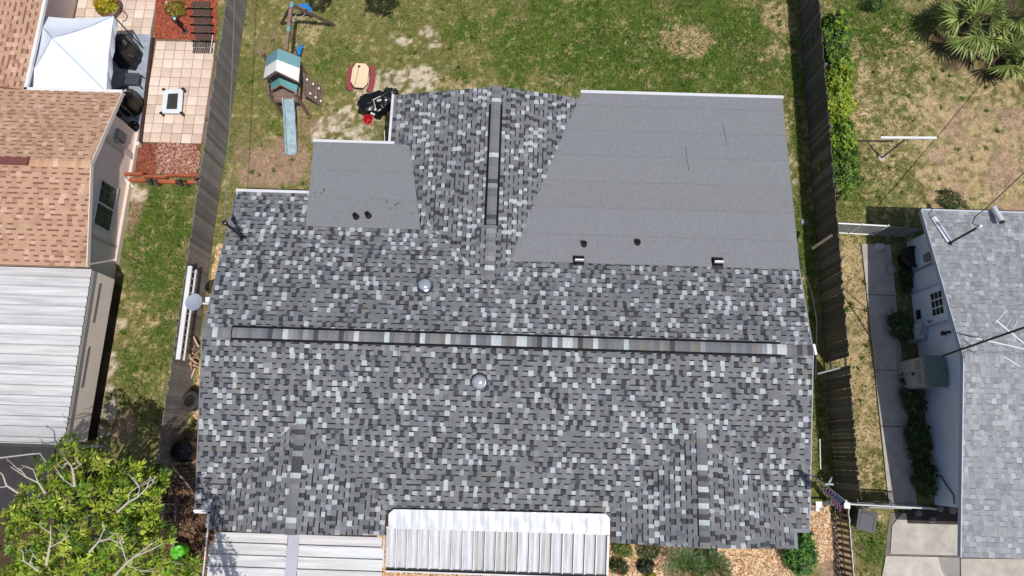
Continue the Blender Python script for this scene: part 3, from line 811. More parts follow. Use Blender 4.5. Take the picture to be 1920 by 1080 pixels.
# trellis frame in the shade under the tree
tr = thing('wooden_trellis', P(322, 1000), 'dark wooden trellis frame beside the tree in the front left corner', 'trellis')
for (u0, v0, u1, v1, w_) in ((330, 945, 325, 1035, .05), (309, 945, 302, 995, .09), (306, 983, 330, 983, .035), (305, 1003, 328, 1002, .035), (310, 945, 331, 946, .05)):
    m = MB(c(120, 116, 112)); m.beam(P(u0, v0, .5), P(u1, v1, .5), w_, .04); m.build('slat', 'wood', tr)
for (u, v) in ((330, 946), (325, 1034), (309, 946)):
    q = P(u, v, .5); m = MB(c(104, 100, 96)); m.beam(q, (q.x, q.y, 0), .05, .05); m.build('post', 'wood', tr)

# ------------------------------------------------------------------ vegetation helpers
def leaf_fan(V, F, C, ctr, axis, n, L, Wd, cols, r, spread=1.0, droop=.25):
    ctr = np.array(ctr); ax = np.array(axis, float); ax /= np.linalg.norm(ax) + 1e-9
    t1 = np.cross(ax, [.3, .5, .81]); t1 /= np.linalg.norm(t1) + 1e-9; t2 = np.cross(ax, t1)
    base = cols[r.integers(0, len(cols))] * r.uniform(.75, 1.2)
    for k in range(n):
        a_ = r.uniform(0, 6.283); up = r.uniform(.05, .9) * spread
        d = (t1 * math.cos(a_) + t2 * math.sin(a_)) * math.cos(up) + ax * math.sin(up)
        d[2] -= droop * r.random(); d /= np.linalg.norm(d)
        sd = np.cross(d, ax + r.normal(0, .25, 3)); sd /= np.linalg.norm(sd) + 1e-9
        l = L * r.uniform(.6, 1.15); w_ = Wd * r.uniform(.7, 1.2)
        i = len(V)
        p0 = ctr + d * l * .12
        V += [p0, ctr + d * l * .55 + sd * w_ * .5, ctr + d * l - np.array([0, 0, l * .12]), ctr + d * l * .55 - sd * w_ * .5]
        F.append((i, i + 1, i + 2, i + 3)); C.append(base * r.uniform(.8, 1.2))

def bush(name, loc, rad, n, L, Wd, cols, label, cat='bush', group=None, stem=True, per=7, seed=0, flat=.0):
    r = np.random.default_rng(seed); V, F, C = [], [], []
    cols = [np.array(q) for q in cols]
    loc = Vector(loc)
    t = thing(name, loc, label, cat, group)
    rx, ry, rzz = rad
    for k in range(n):
        d = r.normal(0, 1, 3); d[2] = abs(d[2]) * .9 - .15; d /= np.linalg.norm(d)
        rr = r.uniform(.55, 1.0) ** .6
        bum = 1 + .22 * math.sin(d[0] * 5 + seed) * math.cos(d[1] * 6 + seed * 2) + .12 * math.sin(d[2] * 9 + d[0] * 7)
        p = (loc.x + d[0] * rx * rr * bum, loc.y + d[1] * ry * rr * bum, max(.04, rzz * .45 + d[2] * rzz * .55 * rr * bum))
        leaf_fan(V, F, C, p, (d[0], d[1], d[2] + .7), per, L, Wd, cols, r)
    np_mesh('foliage', V, F, C, 'leaf', t)
    if stem:
        m = MB(c(110, 92, 76)); rr_ = random.Random(seed)
        for k in range(5):
            a_ = rr_.uniform(0, 6.28); m.tube([loc, loc + Vector((math.cos(a_) * rx * .25, math.sin(a_) * ry * .25, rzz * .4)), loc + Vector((math.cos(a_) * rx * .6, math.sin(a_) * ry * .6, rzz * .75))], [.025, .018, .008], 5)
        m.build('stem', 'bark', t)
    return t

def tree(name, base, puffs, trunk, cols, label, per=11, L=.17, Wd=.055, seed=1, twigs=None, twigcol=None, dens=46, barkcol=c(150, 138, 124)):
    r = np.random.default_rng(seed); V, F, C = [], [], []
    cols = [np.array(q) for q in cols]
    t = thing(name, base, label, 'tree')
    for (x, y, z, rad) in puffs:
        n = int(dens * (rad / .6) ** 2)
        for k in range(n):
            d = r.normal(0, 1, 3); d[2] = abs(d[2]) * .8 - .2; d /= np.linalg.norm(d)
            rr = rad * r.uniform(.45, 1.0)
            leaf_fan(V, F, C, (x + d[0] * rr, y + d[1] * rr, z + d[2] * rr * .7), (d[0], d[1], d[2] + .8), per, L, Wd, cols, r, droop=.35)
    np_mesh('crown', V, F, C, 'leaf', t)
    m = MB(barkcol); b = Vector(base)
    fork = Vector(trunk)
    m.tube([b, b.lerp(fork, .5) + Vector((.05, .04, 0)), fork], [.16, .13, .11], 9)
    for (x, y, z, rad) in puffs:
        e = Vector((x, y, z)); mid = fork.lerp(e, .5) + Vector((0, 0, .15))
        m.tube([fork, mid, e], [.06, .04, .015], 6)
    m.build('trunk', 'bark', t)
    if twigs:
        for tw in twigs:
            q = MB(twigcol or c(190, 180, 166))
            for seg, rad in tw: q.tube(seg, rad, 6)
            q.build('bare_branch', 'bark', t)
    return t

# ------------------------------------------------------------------ spreading tree, front left
puff = []
for (u, v, z, rad) in ((130, 845, 3.9, .45), (95, 890, 4.1, .55), (175, 880, 4.3, .6), (235, 890, 4.2, .6), (290, 905, 3.7, .5), (70, 940, 4.4, .65), (140, 930, 4.9, .75), (210, 940, 4.7, .7), (270, 945, 4.1, .6),
                       (40, 965, 4.2, .5), (50, 1010, 4.4, .65), (120, 1000, 5.0, .75), (200, 1010, 4.9, .7), (270, 985, 4.3, .6), (295, 1010, 3.8, .5), (70, 1060, 4.4, .7), (150, 1070, 4.8, .8), (235, 1060, 4.4, .7), (300, 1060, 3.2, .5), (360, 1062, 1.6, .42),
                       (110, 1120, 4.6, .9), (210, 1125, 4.4, .9), (20, 1100, 4.0, .7)):
    q = P(u, v, z); puff.append((q.x, q.y, z, rad * .82))
LEAFY = [c(142, 170, 46), c(162, 186, 54), c(112, 148, 42), c(182, 196, 66), c(86, 120, 38), c(166, 172, 76)]
def twig(path, rr):
    return ([P(u, v, z) for u, v, z in path], rr)
TW = []
def br(main, subs):
    L = [twig(main, [.032 - .022 * i / (len(main) - 1) for i in range(len(main))])]
    for sb in list(subs):
        u_, v_, z_ = sb[-1]; k0 = sb[len(sb) // 2]; subs = subs + [[k0, ((k0[0] + u_) / 2 + rng.uniform(-9, 9), (k0[1] + v_) / 2 + rng.uniform(-9, 9), z_), (u_ + rng.uniform(-14, 14), v_ + rng.uniform(-14, 8), z_ + .1)]]
    for sb in subs: L.append(twig(sb, [.016 - .010 * i / (len(sb) - 1) for i in range(len(sb))]))
    TW.append(L)
br([(210, 1085, 5.2), (238, 1055, 5.5), (250, 1045, 5.6), (285, 1030, 5.7), (307, 1018, 5.7)], [[(238, 1055, 5.5), (230, 1030, 5.6), (222, 1005, 5.7)], [(250, 1045, 5.6), (270, 1030, 5.7), (297, 1012, 5.8)], [(238, 1058, 5.5), (262, 1070, 5.6), (296, 1072, 5.6)], [(232, 1035, 5.6), (225, 1015, 5.7), (232, 1003, 5.8)]])
br([(87, 1060, 5.4), (92, 1030, 5.6), (95, 1015, 5.7), (95, 985, 5.8)], [[(95, 1025, 5.6), (115, 1015, 5.7), (130, 1005, 5.8)], [(95, 1000, 5.7), (80, 990, 5.8), (75, 985, 5.8)]])
br([(220, 960, 5.1), (240, 942, 5.3), (258, 932, 5.4), (275, 915, 5.4), (282, 892, 5.5)], [[(240, 942, 5.3), (242, 925, 5.4), (262, 910, 5.4), (280, 898, 5.5)], [(258, 932, 5.4), (262, 915, 5.4), (252, 895, 5.5)], [(275, 915, 5.4), (288, 905, 5.5), (290, 893, 5.5)]])
br([(140, 912, 5.2), (137, 885, 5.4), (133, 872, 5.5), (120, 858, 5.5)], [[(137, 880, 5.4), (150, 872, 5.5), (142, 862, 5.5)], [(138, 912, 5.2), (120, 900, 5.3), (105, 885, 5.4)], [(135, 874, 5.5), (125, 868, 5.5), (117, 872, 5.5)]])
br([(35, 925, 5.0), (12, 910, 5.1), (5, 890, 5.2), (-12, 878, 5.2)], [[(12, 912, 5.1), (-8, 915, 5.1), (-20, 912, 5.1)]])
br([(85, 925, 5.0), (72, 905, 5.2), (50, 895, 5.3), (20, 875, 5.4)], [[(72, 905, 5.2), (62, 880, 5.3), (40, 872, 5.4)], [(50, 895, 5.3), (38, 880, 5.4), (25, 873, 5.4)]])
br([(168, 1035, 5.3), (185, 1015, 5.5), (205, 1010, 5.5), (228, 1020, 5.5)], [[(185, 1015, 5.5), (194, 995, 5.6), (192, 978, 5.6)], [(205, 1010, 5.5), (215, 1000, 5.6)]])
br([(72, 1070, 5.2), (55, 1058, 5.3), (40, 1050, 5.4)], [[(55, 1058, 5.3), (62, 1040, 5.4)], [(45, 1052, 5.4), (42, 1030, 5.5)]])
tree('spreading_tree', P(140, 1010, 0), puff, P(140, 1005, 1.9), LEAFY, 'bright green tree with bare pale twigs in the front left corner', twigs=TW, seed=5, dens=60, L=.20, Wd=.052, per=15)

# a taller tree just in front of the lot; its shadow reaches the left front corner
tall = []
for (x, y, z, rad) in ((-9.05, -1.25, 2.7, .30), (-8.75, -1.75, 2.7, .36), (-8.55, -2.3, 2.6, .34), (-8.5, -2.9, 2.4, .32), (-8.3, -3.4, 2.3, .40), (-7.9, -4.2, 2.3, .5), (-7.2, -5.0, 2.3, .7)):
    tall.append((x + 5 * .28, y - 5 * .40, z + 5, rad))
tree('street_tree', (-6.2, -8.2, 0), tall, (-6.6, -6.6, 5.6), LEAFY[:4], 'tall leafy tree standing in front of the metal awning', seed=31, dens=60)
# trees behind the yard whose overhanging limbs shade its far edge
for k, (x, w_) in enumerate(((-6.95, .62), (-4.5, .85))):
    pf = [(x + dx_, 15.25 + dy_, 4.2 + dz_, w_ * .75) for dx_, dy_, dz_ in ((0, 0, 0), (-.4 * w_, .5, .3), (.5 * w_, .45, .2), (0, .9, .6), (.1, -.1, .5))]
    tree('yard_tree', (x, 18.4, 0), pf, (x, 17.4, 2.8), LEAFY[:3], ('smaller' if k == 0 else 'larger') + ' leafy tree overhanging the far edge of the back yard', seed=20 + k, dens=60)

# hedge bushes along the right fence
YG_ = [c(158, 178, 46), c(134, 164, 44), c(180, 190, 62), c(112, 146, 42)]
DG_ = [c(74, 108, 40), c(92, 126, 44), c(60, 92, 36), c(110, 140, 48)]
for k, (u, v, rx, ry, h, cols, lab) in enumerate((
        (1552, 62, .52, .85, 1.75, DG_ + YG_[:1], 'dark green bush topmost of the row behind the right fence'),
        (1566, 122, .45, .6, 1.3, YG_ + DG_[:2], 'small yellow green bush second from top behind the right fence'),
        (1560, 185, .5, .62, 1.5, YG_, 'yellow green rounded bush third down behind the right fence'),
        (1566, 248, .5, .6, 1.4, YG_[:2] + DG_[:2], 'mixed green bush fourth down behind the right fence'),
        (1572, 310, .55, .85, 1.3, DG_ + YG_[1:2], 'leafy green bush lowest of the row behind the right fence'))):
    q = P(u + 4, v, h * .7); bush('hedge_bush', (max(q.x + .12, 11.42), q.y, 0), (rx * 1.15, ry * 1.1, h), int(520 * rx * ry * h / .45) + 260, .13, .065, cols, lab, group='bushes along the right fence', seed=40 + k)
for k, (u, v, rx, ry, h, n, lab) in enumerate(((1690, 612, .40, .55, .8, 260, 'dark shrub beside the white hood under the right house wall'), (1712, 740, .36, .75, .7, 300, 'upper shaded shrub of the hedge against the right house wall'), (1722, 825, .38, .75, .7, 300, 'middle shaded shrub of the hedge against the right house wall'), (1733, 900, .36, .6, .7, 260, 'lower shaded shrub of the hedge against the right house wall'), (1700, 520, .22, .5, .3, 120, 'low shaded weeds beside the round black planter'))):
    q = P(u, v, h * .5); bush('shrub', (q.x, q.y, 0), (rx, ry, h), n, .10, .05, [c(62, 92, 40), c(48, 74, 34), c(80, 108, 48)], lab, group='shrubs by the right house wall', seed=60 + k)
q = P(1500, 1035, .4); bush('round_shrub', (q.x, q.y, 0), (.48, .68, .8), 320, .17, .05, [c(78, 124, 48), c(98, 146, 56), c(58, 98, 40)], 'dense rounded green shrub at the front right roof corner', per=8, seed=71)
for k, (u, v, r_, h, n, cols, lab) in enumerate((
        (1168, 1030, .3, .4, 90, [c(110, 130, 60), c(84, 104, 50), c(140, 140, 80)], 'scraggly plant beside the porch awning end'),
        (1160, 1062, .28, .35, 90, [c(66, 110, 48), c(56, 88, 40), c(110, 60, 56)], 'dark leafy plant at the porch awning corner'),
        (1210, 1062, .22, .3, 90, [c(44, 50, 36), c(60, 66, 44)], 'very dark small plant in the front bed'),
        (1215, 1032, .35, .35, 110, [c(96, 106, 56), c(130, 124, 76), c(70, 86, 44)], 'low sprawling plant tucked under the front roof edge'),
        (1218, 1083, .14, .25, 40, [c(200, 186, 50), c(150, 150, 50)], 'yellow flowering plant at the bottom of the front bed'),
        (1325, 1035, .3, .35, 90, [c(96, 116, 54), c(120, 124, 66)], 'thin weedy plant right of the front cycad'),
        (1785, 375, .45, .3, 90, [c(66, 84, 40), c(90, 104, 50)], 'weedy clump behind the right house eave'),
        (345, 1060, .35, .8, 130, [c(98, 130, 40), c(78, 108, 38)], 'leafy sapling beside the bright green toy'),
        (1640, 8, .3, .7, 80, [c(70, 104, 40), c(52, 84, 36)], 'small dark bush near the top behind the right fence'))):
    q = P(u, v, h * .5); bush('garden_plant', (q.x, q.y, 0), (r_, r_ * .8, h), n, .12, .04, cols, lab, cat='plant', seed=80 + k)

def frond(base, d, L, arch, nl, ll, lw, cols, r, two=True):
    """one pinnate frond as a mesh builder"""
    m = MB(cols[0]); base = Vector(base); d = Vector(d).normalized(); up = Vector((0, 0, 1))
    sd = d.cross(up).normalized(); pts = []
    for i in range(9):
        t_ = i / 8; pts.append(base + d * L * t_ + up * (arch * math.sin(t_ * 2.2) - .25 * arch * t_))
    m.tube(pts, [.012 - .001 * i for i in range(9)], 4, col=vary(c(130, 150, 80), .1, r))
    for k in range(nl):
        t_ = .12 + .88 * k / nl; i = min(7, int(t_ * 8)); f = t_ * 8 - i; p = pts[i].lerp(pts[i + 1], f); tg = (pts[i + 1] - pts[i]).normalized()
        for s in (-1, 1):
            l = ll * math.sin(.35 + t_ * 2.5) * r.uniform(.85, 1.1); q = (sd * s + tg * .55 + up * .15).normalized(); e = p + q * l - up * l * .15
            w_ = tg * lw
            m.face([p - w_ * .4, p.lerp(e, .5) - w_ * .5 , e, p.lerp(e, .5) + w_ * .5], vary(r.choice(cols), .18, r))
    return m
def fan(base, d, pet, R, n, cols, r, droop=.3):
    m = MB(cols[0]); base = Vector(base); d = Vector(d).normalized(); hub = base + d * pet
    m.tube([base, base.lerp(hub, .5) + Vector((0, 0, .06 * pet)), hub], [.018, .015, .010], 5, col=vary(c(140, 150, 90), .1, r))
    fd = (d + Vector((0, 0, -.15))).normalized(); sd = fd.cross(Vector((0, 0, 1))).normalized(); nz = sd.cross(fd)
    for k in range(n):
        a_ = (k / (n - 1) - .5) * 3.0; q = (fd * math.cos(a_) + sd * math.sin(a_) + nz * (.10 - .16 * abs(a_) / 1.5)).normalized()
        l = R * r.uniform(.85, 1.08) * (1 - .12 * abs(a_) / 2.2); s = q.cross(nz).normalized() * (R * .052)
        mid = hub + q * l * .52 + nz * (.03 * R * (1 if k % 2 else -1)); e = hub + q * l - Vector((0, 0, l * droop * r.uniform(.3, 1)))
        cl = vary(r.choice(cols), .15, r)
        m.face([hub, mid - s, e, mid + s], cl)
    return m
r_ = random.Random(3)
# fan palms at the top right
FP = [c(150, 164, 90), c(132, 150, 76), c(168, 176, 106), c(112, 132, 62)]
for k, (u, v, z0, nf, lab) in enumerate(((1822, 48, .9, 15, 'fan palm clump with pale green fronds in the far right corner'), (1898, 25, 1.1, 14, 'taller fan palm behind the pale palm clump at the far right'), (1875, 100, .5, 11, 'low fan palm with a yellowing frond below the palm clump'))):
    q = P(u, v, z0); t = thing('fan_palm', (q.x, q.y, 0), lab, 'palm', 'fan palms in the far right corner')
    MB(c(110, 92, 70)).tube([(q.x, q.y, 0), (q.x, q.y, z0)], [.12, .09], 8).build('trunk', 'bark', t)
    for f in range(nf):
        a_ = f * 2.4 + r_.uniform(-.3, .3); el = r_.uniform(.05, .75) if f < nf - 4 else r_.uniform(.9, 1.3)
        d = (math.cos(a_) * math.cos(el), math.sin(a_) * math.cos(el), math.sin(el))
        cl = [c(206, 180, 70), c(180, 160, 70)] if (k == 2 and f == 3) else FP
        fan(q, d, r_.uniform(.45, .85), r_.uniform(.75, 1.0), 17, cl, r_).build('frond', 'leaf', t)
for k, (u, v) in enumerate(((1915, 118), (1900, 55))):
    q = P(u, v, .4); bush('shrub', (q.x, q.y, 0), (.6, .5, .9), 240, .10, .05, DG_, ('green shrub right of the low fan palm' if k == 0 else 'green shrub between the fan palms'), group='shrubs by the fan palms', seed=120 + k)
# cycads in the front bed
CY = [c(66, 104, 46), c(86, 124, 58), c(50, 84, 38)]
for k, (u, v, nf, L, lab) in enumerate(((1283, 1062, 20, .78, 'feathery green cycad below the right front gable'), (1335, 1062, 14, .62, 'darker feathery cycad right beside the larger cycad'))):
    q = P(u, v, .45); t = thing('cycad', (q.x, q.y, 0), lab, 'cycad', 'cycads in the front bed')
    MB(c(90, 74, 58)).lathe((q.x, q.y, 0), [(.14, 0), (.13, .3), (.06, .45)], 10).build('trunk', 'bark', t)
    for f in range(nf):
        a_ = f * 2.4 + r_.uniform(-.2, .2); d = (math.cos(a_), math.sin(a_), .1 + .5 * (f / nf))
        frond((q.x, q.y, .42), d, L * r_.uniform(.8, 1.05),   .26, 22, .20, .024, CY if k == 0 else CY[2:] + [c(60, 92, 44)], r_).build('frond', 'leaf', t)

# ------------------------------------------------------------------ back yard: play set
ps = thing('play_set', P(545, 175), 'wooden play set with teal and white roof, slide and swing beam', 'play set')
TEAL, WOOD = c(120, 162, 168), c(128, 104, 92)
def roof_panel(pts, col, name='roof_panel'):
    m = MB(col); a_ = [Vector(p) for p in pts]; n = (a_[1] - a_[0]).cross(a_[3] - a_[0]).normalized()
    if n.z < 0: n = -n
    vs = a_ + [p - n * .025 for p in a_]
    m.idx(vs, [(0, 1, 2, 3), (7, 6, 5, 4), (0, 4, 5, 1), (1, 5, 6, 2), (2, 6, 7, 3), (3, 7, 4, 0)]); return m.build(name, 'paint', ps)
rb, rf = P(521, 91, 2.75), P(517, 132, 2.75)
rm = rb.lerp(rf, .5)
lb, lf = P(500, 107, 2.25), P(494, 147, 2.25); rgb_, rgf = P(564, 108, 2.15), P(560, 153, 2.15)
lm, rgm = lb.lerp(lf, .47), rgb_.lerp(rgf, .45)
roof_panel([rb, rm, lm, lb], c(112, 152, 160)); roof_panel([rb, rgb_, rgm, rm], TEAL)
roof_panel([rm, rf, lf, lm], c(235, 232, 226)); roof_panel([rm, rgm, rgf, rf], c(240, 238, 232))
for a_, b_ in ((rf, rgf), (rf, lf), (rb, rgb_), (rb, lb)):
    m = MB(WOOD); m.beam(a_ + Vector((0, 0, -.06)), b_ + Vector((0, 0, -.06)), .05, .08); m.build('rafter', 'timber', ps)
r2b, r2f = P(523.5, 146, 1.95), P(525, 157, 1.95); l2b, l2f = P(508, 156, 1.65), P(508, 167, 1.65); g2b, g2f = P(558, 160, 1.6), P(556, 173, 1.6)
roof_panel([r2b, r2f, l2f, l2b], c(88, 150, 148)); roof_panel([r2b, g2b, g2f, r2f], c(98, 160, 160))
for a_, b_ in ((r2f, g2f), (r2f, l2f)):
    m = MB(c(150, 130, 118)); m.beam(a_ + Vector((0, -.02, -.03)), b_ + Vector((0, -.02, -.03)), .03, .06); m.build('rafter', 'timber', ps)
d0 = P(512, 188, 1.1); d1 = P(562, 188, 1.1); d2 = P(566, 125, 1.1); d3 = P(508, 125, 1.1)
for k in range(8):
    a_ = d0.lerp(d3, k / 8); b_ = d1.lerp(d2, k / 8); a2 = d0.lerp(d3, (k + .9) / 8); b2 = d1.lerp(d2, (k + .9) / 8)
    m = MB(vary(WOOD, .12)); m.prism([a_.xy, b_.xy, b2.xy, a2.xy], 1.06, 1.1); m.build('floor_board', 'timber', ps)
for q in (d0, d1, d2, d3):
    m = MB(vary(WOOD, .1)); m.beam((q.x, q.y, 0), (q.x, q.y, 1.95 if q in (d2, d3) else 1.6), .09, .09); m.build('post', 'timber', ps)
for a_, b_, zz in ((d0, d3, 1.5), (d3, d2, 1.5), (d0, d1, 1.0), (d0, d3, .95)):
    m = MB(vary(WOOD, .1)); m.beam((a_.x, a_.y, zz), (b_.x, b_.y, zz), .04, .11); m.build('rail', 'timber', ps)
for k in range(7):
    q = d0.lerp(d3, (k + .5) / 7)
    m = MB(vary(WOOD, .14)); m.beam((q.x - .03, q.y, 1.0), (q.x - .03, q.y, 1.5), .02, .09); m.build('baluster', 'timber', ps)
s0, s1 = P(541, 186, 1.12), P(547, 291, .08)
sd = Vector((1, .05, 0))
m = MB(c(154, 176, 184)); n = 14
pts = [s0.lerp(s1, i / n) for i in range(n + 1)]
for i, p in enumerate(pts): p.z = .08 + 1.04 * (1 - i / n) ** 1.15 + .03 * math.sin(i * 1.4)
for i in range(n):
    A_, B_ = pts[i], pts[i + 1]
    prf = [(-.21, .1), (-.17, .1), (-.15, 0), (.15, 0), (.17, .1), (.21, .1)]
    for (x0, z0), (x1, z1) in zip(prf[:-1], prf[1:]):
        m.face([A_ + sd * x0 + Vector((0, 0, z0)), B_ + sd * x0 + Vector((0, 0, z0)), B_ + sd * x1 + Vector((0, 0, z1)), A_ + sd * x1 + Vector((0, 0, z1))])
    for x0 in (-.21, .21):
        m.face([A_ + sd * x0 + Vector((0, 0, .1)), B_ + sd * x0 + Vector((0, 0, .1)), B_ + sd * x0, A_ + sd * x0])
m.build('slide', 'slide', ps)
t0, t1, t2, t3 = P(567, 136, 1.12), P(607, 166, .05), P(603, 201, .05), P(570, 178, 1.12)
for k in range(7):
    a_ = (k + .04) / 7; b_ = (k + .68) / 7
    q = [t0.lerp(t1, a_), t0.lerp(t1, b_), t3.lerp(t2, b_), t3.lerp(t2, a_)]
    m = MB(vary(c(136, 118, 108), .1)); n_ = Vector((.04, 0, .035)); m.idx([p + n_ for p in q] + q, [(3, 2, 1, 0), (4, 5, 6, 7), (0, 1, 5, 4), (1, 2, 6, 5), (2, 3, 7, 6), (3, 0, 4, 7)]); m.build('ramp_board', 'timber', ps)
    if k in (1, 2, 3, 4, 5, 6):
        w_ = q[0].lerp(q[2], .5).lerp(q[0] if k % 2 else q[3], .55) + n_
        MB(c(225, 215, 205)).lathe(w_, [(.05, 0), (.045, .03), (.02, .045)], 8).build('climbing_hold', 'plastic', ps)
b0, b1 = P(547, 4, 2.3), P(537, 95, 2.3)
m = MB(c(140, 116, 102)); m.beam(b0, b1, .10, .14); m.build('swing_beam', 'timber', ps)
for (u, v) in ((528, 44), (627, 47)):
    m = MB(vary(c(112, 90, 80), .1)); m.beam(b0 + Vector((0, -.12, 0)), P(u, v, 0), .09, .09); m.build('frame_leg', 'timber', ps)
m = MB(c(112, 90, 80)); m.beam(b0.lerp(P(528, 44, 0), .55), b0.lerp(P(627, 47, 0), .55), .08, .05); m.build('frame_brace', 'timber', ps)
for (u, v) in ((547, 9), (541, 54)):
    q = P(u, v, 2.36); m = MB(c(110, 160, 165)); m.beam(q + Vector((0, .1, 0)), q + Vector((0, -.1, 0)), .12, .03); m.build('bracket', 'plastic', ps)
def swing(pts, hang, ropecol, lab):
    sw = thing('swing', P(*pts[0]), lab, 'swing', 'swings on the play set')
    q = [P(*p) for p in pts]; m = MB(c(40, 128, 205)); n = 8
    for i in range(len(q) - 1):
        m.beam(q[i], q[i + 1], .16, .025)
    m.build('seat', 'plastic', sw)
    for h_, e in zip(hang, (q[0], q[-1])):
        MB(ropecol).tube([P(*h_), P(*h_).lerp(e, .5), e], .012, 5).build('rope', 'cloth', sw)
swing([(562, 12, .9), (569, 9, .84), (577, 13, .84), (582, 21, .9)], [(549, 41, 2.25), (551, 40, 2.25)], c(225, 220, 210), 'blue sling swing with white ropes tossed over the frame leg')
swing([(559, 103, .5), (562, 92, .42), (565, 84, .5)], [(542, 62, 2.25), (546, 47, 2.25)], c(110, 150, 90), 'blue swing hanging near the teal play house roof')

# picnic table
pt = thing('kids_picnic_table', P(674, 144), 'small picnic table with cream top and maroon benches', 'picnic table')
zo = lambda L, z: [P(640 + x / 6.75, 100 + y / 6.75, z) for x, y in L]
m = MB(c(232, 208, 172)); m.prism([p.xy for p in zo([(185, 120), (310, 128), (350, 185), (325, 385), (275, 435), (160, 425), (115, 350), (140, 190)], .5)], .46, .5); m.build('table_top', 'plastic', pt, bevel=.012)
q0, q1 = zo([(225, 165), (165, 425)], .502); m = MB(c(60, 44, 40)); m.beam(q0, q1, .015, .006)
m.lathe(q0, [(.05, 0), (.05, .004)], 10); m.build('groove', 'plastic', pt)
for L in ([(110, 150), (70, 240), (60, 330), (60, 420), (90, 470), (150, 455), (125, 390), (112, 300), (150, 160)], [(350, 150), (415, 160), (430, 330), (402, 460), (350, 490), (312, 465), (345, 400), (365, 250)]):
    m = MB(c(150, 70, 72)); m.prism([p.xy for p in zo(L, .28)], .23, .28); m.build('bench', 'plastic', pt, bevel=.015)
q = P(674, 146); m = MB(c(140, 64, 66)); m.box(q.x - .16, q.x + .16, q.y - .35, q.y - .28, 0, .455); m.box(q.x - .16, q.x + .16, q.y + .28, q.y + .35, 0, .455)
m.box(q.x - .36, q.x + .36, q.y - .33, q.y - .27, .05, .2); m.box(q.x - .36, q.x + .36, q.y + .27, q.y + .33, .05, .2); m.build('leg', 'plastic', pt)

# heaps and covers: a crumpled sheet over something
def heap(m, ctr, rx, ry, h, seed, n=26, col=None, power=2.6, fold=.12, top=.55):
    r = random.Random(seed); ph = [r.uniform(0, 6.28) for _ in range(6)]; vs, fs = [], []
    rings = 12
    for i in range(rings + 1):
        t_ = i / rings
        for k in range(n):
            a_ = 2 * math.pi * k / n
            ca, sa = math.cos(a_), math.sin(a_)
            sq = (abs(ca) ** power + abs(sa) ** power) ** (-1 / power)
            fo = 1 + fold * t_ * (math.sin(5 * a_ + ph[0]) * .6 + math.sin(9 * a_ + ph[1]) * .4)
            if t_ < top: rr = t_ / top * .82; z = h * (1 - .10 * (t_ / top) ** 2 + .04 * math.sin(3 * a_ + ph[2]) * t_ + .05 * math.sin(7 * t_ + 4 * a_ + ph[3]))
            else: u_ = (t_ - top) / (1 - top); rr = .82 + .18 * u_; z = h * .9 * (1 - u_ ** 1.5)
            vs.append((ctr[0] + ca * sq * rr * rx * fo, ctr[1] + sa * sq * rr * ry * fo, ctr[2] + max(0, z)))
    for i in range(rings):
        for k in range(n): fs.append((i * n + k, (i + 1) * n + k, (i + 1) * n + (k + 1) % n, i * n + (k + 1) % n))
    m.idx(vs, fs, col); return m
hp = thing('tarp_heap', P(705, 195), 'crumpled black tarp heap with white cord by the rear wall', 'tarp')
q = P(704, 196, .15); m = MB(c(14, 14, 16)); heap(m, (q.x - .05, q.y, 0), .62, .5, .38, 4, fold=.22, power=2); heap(m, (q.x + .3, q.y + .12, 0), .45, .42, .45, 9, fold=.3, power=2); heap(m, (q.x - .35, q.y + .1, 0), .35, .3, .25, 12, fold=.3, power=2)
m.build('tarp', 'black', hp)
m = MB(c(222, 218, 212)); cp = [P(700, 187, .46), P(710, 182, .48), P(722, 177, .4), P(732, 179, .2), P(736, 186, .1)]; m.tube(cp, .015, 5); m.tube([P(700, 187, .46), P(703, 197, .46), P(704, 206, .42)], .014, 5)
for u, v in ((704, 206), (697, 213), (701, 215), (724, 188), (713, 188), (709, 189)): m.lathe(P(u, v, .40), [(.035, 0), (.05, .03), (.02, .06)], 8)
m.build('cord', 'cloth', hp)
q = P(736, 172, .1); m = MB(c(20, 20, 22)); heap(m, (q.x, q.y, 0), .22, .14, .22, 5, fold=.2); heap(m, (q.x - .2, q.y + .1, 0), .12, .1, .12, 6, fold=.3); m.build('black_bag', 'black', None, 'small black bag beside the rear gable corner', 'bag')
m = MB(c(228, 206, 196)); heap(m, tuple(P(723, 181, 0)), .26, .12, .16, 15, fold=.2); m.build('white_sheet', 'cloth', None, 'crumpled pale sheet between the tarp heap and the black bag', 'sheet')
bk = thing('bucket', P(693, 230), 'red plastic bucket beside the black tarp heap', 'bucket')
q = P(693, 230, .0); MB(c(190, 30, 44)).lathe(q, [(.13, 0), (.17, .28), (.185, .28), (.185, .30), (.16, .30), (.12, .05)], 20).build('body', 'plastic', bk)
MB(c(60, 40, 40)).lathe(q + Vector((0, 0, .05)), [(.05, 0), (.03, .06)], 8).build('contents', 'rubber', bk)
MB(c(225, 190, 170)).tube([q + Vector((-.19, 0, .27)), q + Vector((-.16, -.14, .2)), q + Vector((0, -.2, .16)), q + Vector((.15, -.13, .2)), q + Vector((.19, 0, .27))], .012, 5).build('handle', 'plastic', bk)
MB(c(235, 232, 220)).beam(P(721, 245, 1.2), P(721.5, 268, 1.2), .02, .03).build('white_batten', 'paint', None, 'short white batten sticking up beside the rear gutter', 'batten')

